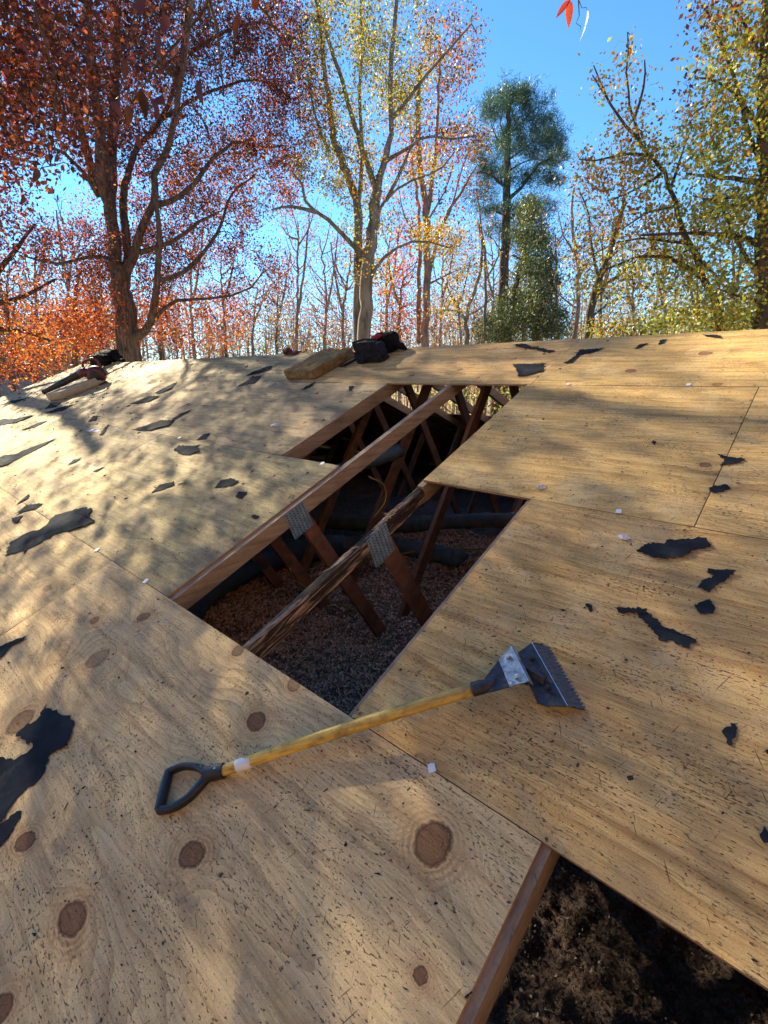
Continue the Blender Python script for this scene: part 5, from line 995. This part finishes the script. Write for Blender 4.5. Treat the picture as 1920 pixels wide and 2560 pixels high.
# --- far wood, one mass of twigs and leaves on the horizon
def far_wood():
    r = np.random.RandomState(77); LV = []; LC = []; P = []; RR = []
    for i in range(680):
        px = r.uniform(-150,2050); D_ = r.uniform(32,60); top = r.uniform(700,850)-40*math.sin(px*.006)*r.rand(); b = at(px, 900, D_); b[2] = gz(b[0],b[1]); q = at(px+r.uniform(-14,14), top, D_)
        mid = (b+q)/2+r.randn(3)*(.3,.3,.1); w_ = r.uniform(.03,.09); P.append(np.array([b,mid,mid+(q-mid)*.5,q])); RR.append(np.array([w_,w_*.8,w_*.55,w_*.2]))
        for k in range(7):
            f = r.uniform(.35,.95); s0 = b+(q-b)*f; e = s0+r.randn(3)*(1.0,1.0,.3)+(0,0,r.uniform(.5,1.8)); P.append(np.array([s0,s0+(e-s0)*.4,s0+(e-s0)*.75,e])); RR.append(np.array([.02,.016,.012,.006])*1.4)
        C = b+(q-b)*r.uniform(.35,1.05,(30,1))+r.randn(30,3)*(1.1,1.1,.5)
        spec = [('mauve',2),('tan',2),('rust',1.6),('brown',2),('olive',1.2),('gold',.6)] if 250 < px < 1250 else [('orange',2),('amber',2),('rust',2),('brown',2)] if px < 250 else [('olive',3),('tan',2),('gold',1),('green',2)]
        LV.append(leaf_geo(r, np.repeat(C,7,0)+r.randn(210,3)*.3, None, .17, .5)); cc = pick(r, spec, 210); LC.append(np.repeat(np.c_[cc,np.ones(210)],4,0))
    t = Tree('x','','',1,'bark_pink'); P = np.array(P); rr = np.array(RR); n = len(P); T = np.gradient(P,axis=1); T /= np.linalg.norm(T,axis=2)[...,None]+1e-9
    a = np.cross(T, (1.,.3,0)); a /= np.linalg.norm(a,axis=2)[...,None]; b = np.cross(T,a); V = np.stack([P+rr[...,None]*(math.cos(k*2.0944)*a+math.sin(k*2.0944)*b) for k in range(3)],2).reshape(-1,3)
    i = np.arange(n)[:,None,None]*12; j = np.arange(3)[None,:,None]*3; k = np.arange(3)[None,None,:]; k2 = (k+1)%3; Q = np.stack([i+j+k,i+j+k2,i+j+3+k2,i+j+3+k],-1).reshape(-1,4)
    LVa = np.concatenate(LV); LCa = np.concatenate(LC); nv = len(V); cols = np.r_[np.tile((.24,.18,.155,1),(nv,1)), LCa]
    o = bpy.data.objects.new('far_wood', fast_mesh('far_wood', np.r_[V,LVa], np.r_[Q, nv+np.arange(len(LVa)).reshape(-1,4)], M['leaf'], {'col':cols})); col.objects.link(o)
    tag(o, 'distant tangle of twiggy autumn woodland along the horizon', 'woodland', kind='stuff')
far_wood()
# --- fence and shed far down at the left
fr = empty('board_fence', tuple(at(20,980,30)*[1,1,0]+[0,0,GZ]), 'grey vertical board fence far off at the left below the roof edge', 'fence'); A, B = at(-200,980,34), at(190,960,30)
m_ = MB(); n_ = 40; zt = at(20,952,30)[2]
for i in range(n_):
    p = A+(B-A)*i/n_; q = A+(B-A)*(i+.9)/n_; p[2] = q[2] = (GZ+zt)/2; m_.beam(p, q, .03, zt-GZ+.1*(i%3==0), np.cross(q-p,(0,0,1)))
m_.build('boards', M['fence'], fr)
m_ = MB()
for i in range(0,n_+1,6): p = A+(B-A)*i/n_; m_.box((p[0],p[1],(GZ+zt)/2+.1), (.14,.14,zt-GZ+.25))
m_.build('fence_post', M['bark_dark'], fr)
sh_ = empty('garden_shed', tuple(at(70,950,44)*[1,1,0]+[0,0,GZ]), 'pale blue grey shed far behind the fence at the left', 'shed'); c = at(60,945,44); m_ = MB(); m_.box((c[0],c[1],(GZ+c[2]+.8)/2), (7,5,c[2]+.8-GZ)); m_.build('wall', M['shed'], sh_)
m_ = MB(); z0 = c[2]+.8; fn = lambda a,b,z:(c[0]+z,c[1]+a,b); m_.prism([(-2.8,z0),(2.8,z0),(0,z0+1.5)], -3.8, 3.8, fn); m_.build('roof', M['fence'], sh_)
# ------------------------------------------------------------------ branches of a tree beside the house hanging into the top of the view
def big_leaf(r, p, L, Wd, ax, up, colr):
    ax = np.array(ax, float); ax /= np.linalg.norm(ax); up = np.array(up, float); up -= ax*(up@ax); up /= np.linalg.norm(up); sd = np.cross(ax, up); V = []; n = 7
    for i in range(n):
        f = i/(n-1); w_ = Wd*L*.5*math.sin(math.pi*min(1,f**.8*.98+.01))**.75; bend = -up*L*.22*f*f
        c = p+ax*L*f+bend; V += [c-sd*w_+up*w_*.35, c, c+sd*w_+up*w_*.35]
    F = []
    for i in range(n-1): F += [(i*3,i*3+1,i*3+4,i*3+3),(i*3+1,i*3+2,i*3+5,i*3+4)]
    return np.array(V), np.array(F)
def near_tree():
    r = np.random.RandomState(5); t = Tree('cherry_tree', 'near tree with big dark red leaves hanging into the top of the view', 'tree', 15, 'bark_dark')
    b = np.array((-6.2,-5.2,GZ)); at3 = lambda px,py,d: CAM+ray(px,py)/np.linalg.norm(ray(px,py))*d
    t.limb([b,(-6.1,-5.1,-1.5),(-5.9,-4.9,1.5),(-5.5,-4.6,4.2)], .18, .12, 12)
    hub = at3(300,-500,3.8); t.limb([(-5.5,-4.6,4.2),(-4.9,-3.2,4.9),hub+(-.4,-.4,.25),hub], .10, .04, 8)
    l1 = at3(480,-150,3.2); l2 = at3(900,-300,3.0); l3 = at3(60,-60,3.6); l4 = at3(1420,-200,2.6); l5 = at3(560,-40,3.0)
    t.limb([hub,(hub+l1)/2+(0,0,.1),l1,at3(540,60,3.0),at3(560,240,2.9)], .018, .003, 6, amp=.008); t.limb([hub,(hub+l2)/2+(0,0,.15),l2,l4,at3(1400,-80,2.5)], .02, .004, 6, amp=.008)
    t.limb([hub,(hub+l3)/2+(0,0,.1),l3,at3(150,200,3.5),at3(130,420,3.4)], .014, .002, 6, amp=.01); t.limb([l1,l5,at3(420,120,3.1),at3(330,260,3.1)], .010, .002, 5, amp=.006)
    t.limb([l1,at3(620,-20,3.0),at3(700,90,3.),at3(720,200,3.0)], .008, .002, 5, amp=.006)
    VV = []; FF = []; CC = []; o = 0
    LS = [(310,165,3.1,.10),(280,270,3.1,.09),(300,330,3.,.08),(470,185,3.,.11),(500,215,3.,.12),(350,240,2.9,.12),(375,262,2.9,.12),(405,255,3.,.11),(320,280,3.,.10),(245,460,3.2,.05),(400,90,3.,.14),(410,50,3.,.12),(635,-5,2.9,.08),(600,50,3.,.11),
      (500,310,3.1,.12),(480,270,3.1,.10),(455,80,3.,.08),(345,355,3.,.08),(95,440,3.4,.08),(60,505,3.4,.07),(50,255,3.4,.09),(88,240,3.4,.07),(145,405,3.4,.06),(130,405,3.4,.05),(110,330,3.4,.05),(340,-10,3.,.13),(250,60,3.1,.09),(180,110,3.3,.07),(540,160,3.,.09),(580,120,3.,.09),(430,200,3.,.09),(370,180,3.,.09),(305,210,3.1,.09),(520,20,3.,.10),(700,40,3.,.07)]
    for (px, py, d, L) in LS[:26]:
        L *= .8
        p = at3(px, py-18, d); ax = np.array((r.randn()*.45, r.randn()*.45, -1)); up = r.randn(3); V, F = big_leaf(r, p, L, r.uniform(.38,.55), ax, up, None)
        VV.append(V); FF.append(F+o); o += len(V); c = np.array([(.08,.022,.014),(.12,.032,.014),(.05,.016,.012),(.09,.022,.014)][r.randint(4)]); CC.append(np.tile(np.r_[c,1],(len(V),1)))
        N = np.array(t.nodes); q = N[((N-p)**2).sum(1).argmin()]; t.tw.append((np.array([q,q+(p-q)*.3+(0,0,.03),q+(p-q)*.75,p]), np.array([.003,.0024,.0018,.0012])))
    base = at3(1440,-60,2.2); j = at3(1448,40,2.2); t.tw.append((np.array([at3(1400,-80,2.5),base,at3(1446,0,2.2),j]), np.array([.003,.0025,.002,.0015]))); t.tw.append((np.array([j,at3(1440,58,2.2),at3(1452,66,2.2),at3(1450,75,2.2)]), np.array([.0015,.001,.001,.0007])))
    t.tw.append((np.array([at3(1445,-5,2.2),at3(1455,20,2.2),at3(1466,18,2.2),at3(1468,26,2.2)]), np.array([.0015,.001,.001,.0007]))); t.tw.append((np.array([base,at3(1430,-20,2.2),at3(1422,-8,2.2),at3(1424,2,2.2)]), np.array([.0015,.001,.001,.0007])))
    for (px, py, L, ax, up, c) in ((1424,0,.062,(.05,.05,-1),(.3,-.6,.2),(.50,.07,.03)),(1424,0,.05,(-.6,-.5,-.8),(.6,-.3,.4),(.42,.05,.04)),(1468,24,.075,(.02,.03,-1),(.95,.6,.0),(.22,.23,.17))):
        V, F = big_leaf(r, at3(px,py,2.2), L, .34, ax, up, None); VV.append(V); FF.append(F+o); o += len(V); CC.append(np.tile(np.r_[np.array(c),1],(len(V),1)))
    # crown left of the view, shading the deck
    A = []
    for (cx, cy, cz, rad, n) in ((-6.0,-5.0,5.6,1.6,60),(-5.6,-5.8,5.0,1.6,60)):
        C = np.array((cx,cy,cz))+r.randn(n,3)*rad*.42; A.append(C); t.leaves(C, 9, .16, DM, .10, .5)
    t.grow(np.concatenate(A), .02)
    root = t.build(b)
    me = fast_mesh('hanging_leaves', np.concatenate(VV), np.concatenate(FF), M['leaf'], {'col':np.concatenate(CC)}, smooth=True); ob = bpy.data.objects.new('hanging_leaves', me); link(ob, root)
near_tree()
# shade tree added over the left end of the roof, unseen: its open crown filters the sun over the near deck
def shade_tree():
    t = Tree('red_oak', 'red leaved shade tree added over the left end of the roof, out of frame', 'tree', 60, 'bark_oak'); r = t.r; b = np.array((-14.2,-3.2,GZ-.1)); c0 = np.array((-10.4,1.9,6.9))
    t.limb([b,b+(.1,.1,3),b+(.8,.9,7),c0+(-1.6,-2.0,.4),c0+(0,0,1)], .32, .07, 10)
    for k in range(12):
        p = c0+(-1.6,-2.0,.4)+r.rand()*np.array((1.6,2.0,.6)); e = c0+r.randn(3)*(1.6,1.5,1.1); t.limb([p,(p+e)/2+(0,0,.2),e], .05, .012, 6)
    n = 460; u_ = r.randn(n,3); u_ /= np.linalg.norm(u_,axis=1)[:,None]; C = np.concatenate([c0+u_*(r.rand(n,1)**.36)*np.array((3.3,3.2,2.6)), np.array((-8.9,1.3,5.1))+r.randn(250,3)*(.75,.6,.55), c0+(.6,.2,-.4)+r.randn(80,3)*(1.1,1.0,.8)]); t.leaves(C, 25, .30, MR, .10, .55); t.grow(C, .022); t.build(b)  # extra clumps thicken the added shade over the tool and near opening
shade_tree()
# unseen fill trees added behind and beside the camera; they close off the low sky and throw warm light back on the deck
for i, (x, y, hgt) in enumerate(((12,1.5,15),(13,-4,15),(15,7,14),(10,-11,15),(1,-15,16),(-8,-15,14),(18,0,17),(6,-19,18),(16,-12,18),(14,15,15))):
    t = Tree('fill_hickory', ['golden hickory nearest the right gable','golden hickory east of the house','golden hickory past the right gable','golden hickory behind the camera to the right','golden hickory straight behind the camera','golden hickory behind the left half of the house','taller golden hickory in the second row east','taller golden hickory in the second row behind','taller golden hickory at the rear corner','golden hickory behind the right edge pear tree'][i]+', out of frame, added for warm fill light', 'tree', 80+i, 'bark_grey'); b = np.array((x,y,GZ-.1)); r = t.r
    t.limb([b,b+(0,0,5),b+(.3,.1,10),b+(0,.3,hgt)], .3, .05, 8)
    n = 430; u_ = r.randn(n,3); u_ /= np.linalg.norm(u_,axis=1)[:,None]; C = b+np.array((0,0,hgt*.56))+u_*(r.rand(n,1)**.4)*np.array((4.2,4.2,hgt*.46)); t.leaves(C, 13, .6, [('straw',3),('yellow',3),('gold',2)], .38, .75); t.grow(C, .03); t.build(b)  # leaf tones brightened so the added crowns bounce more warm light
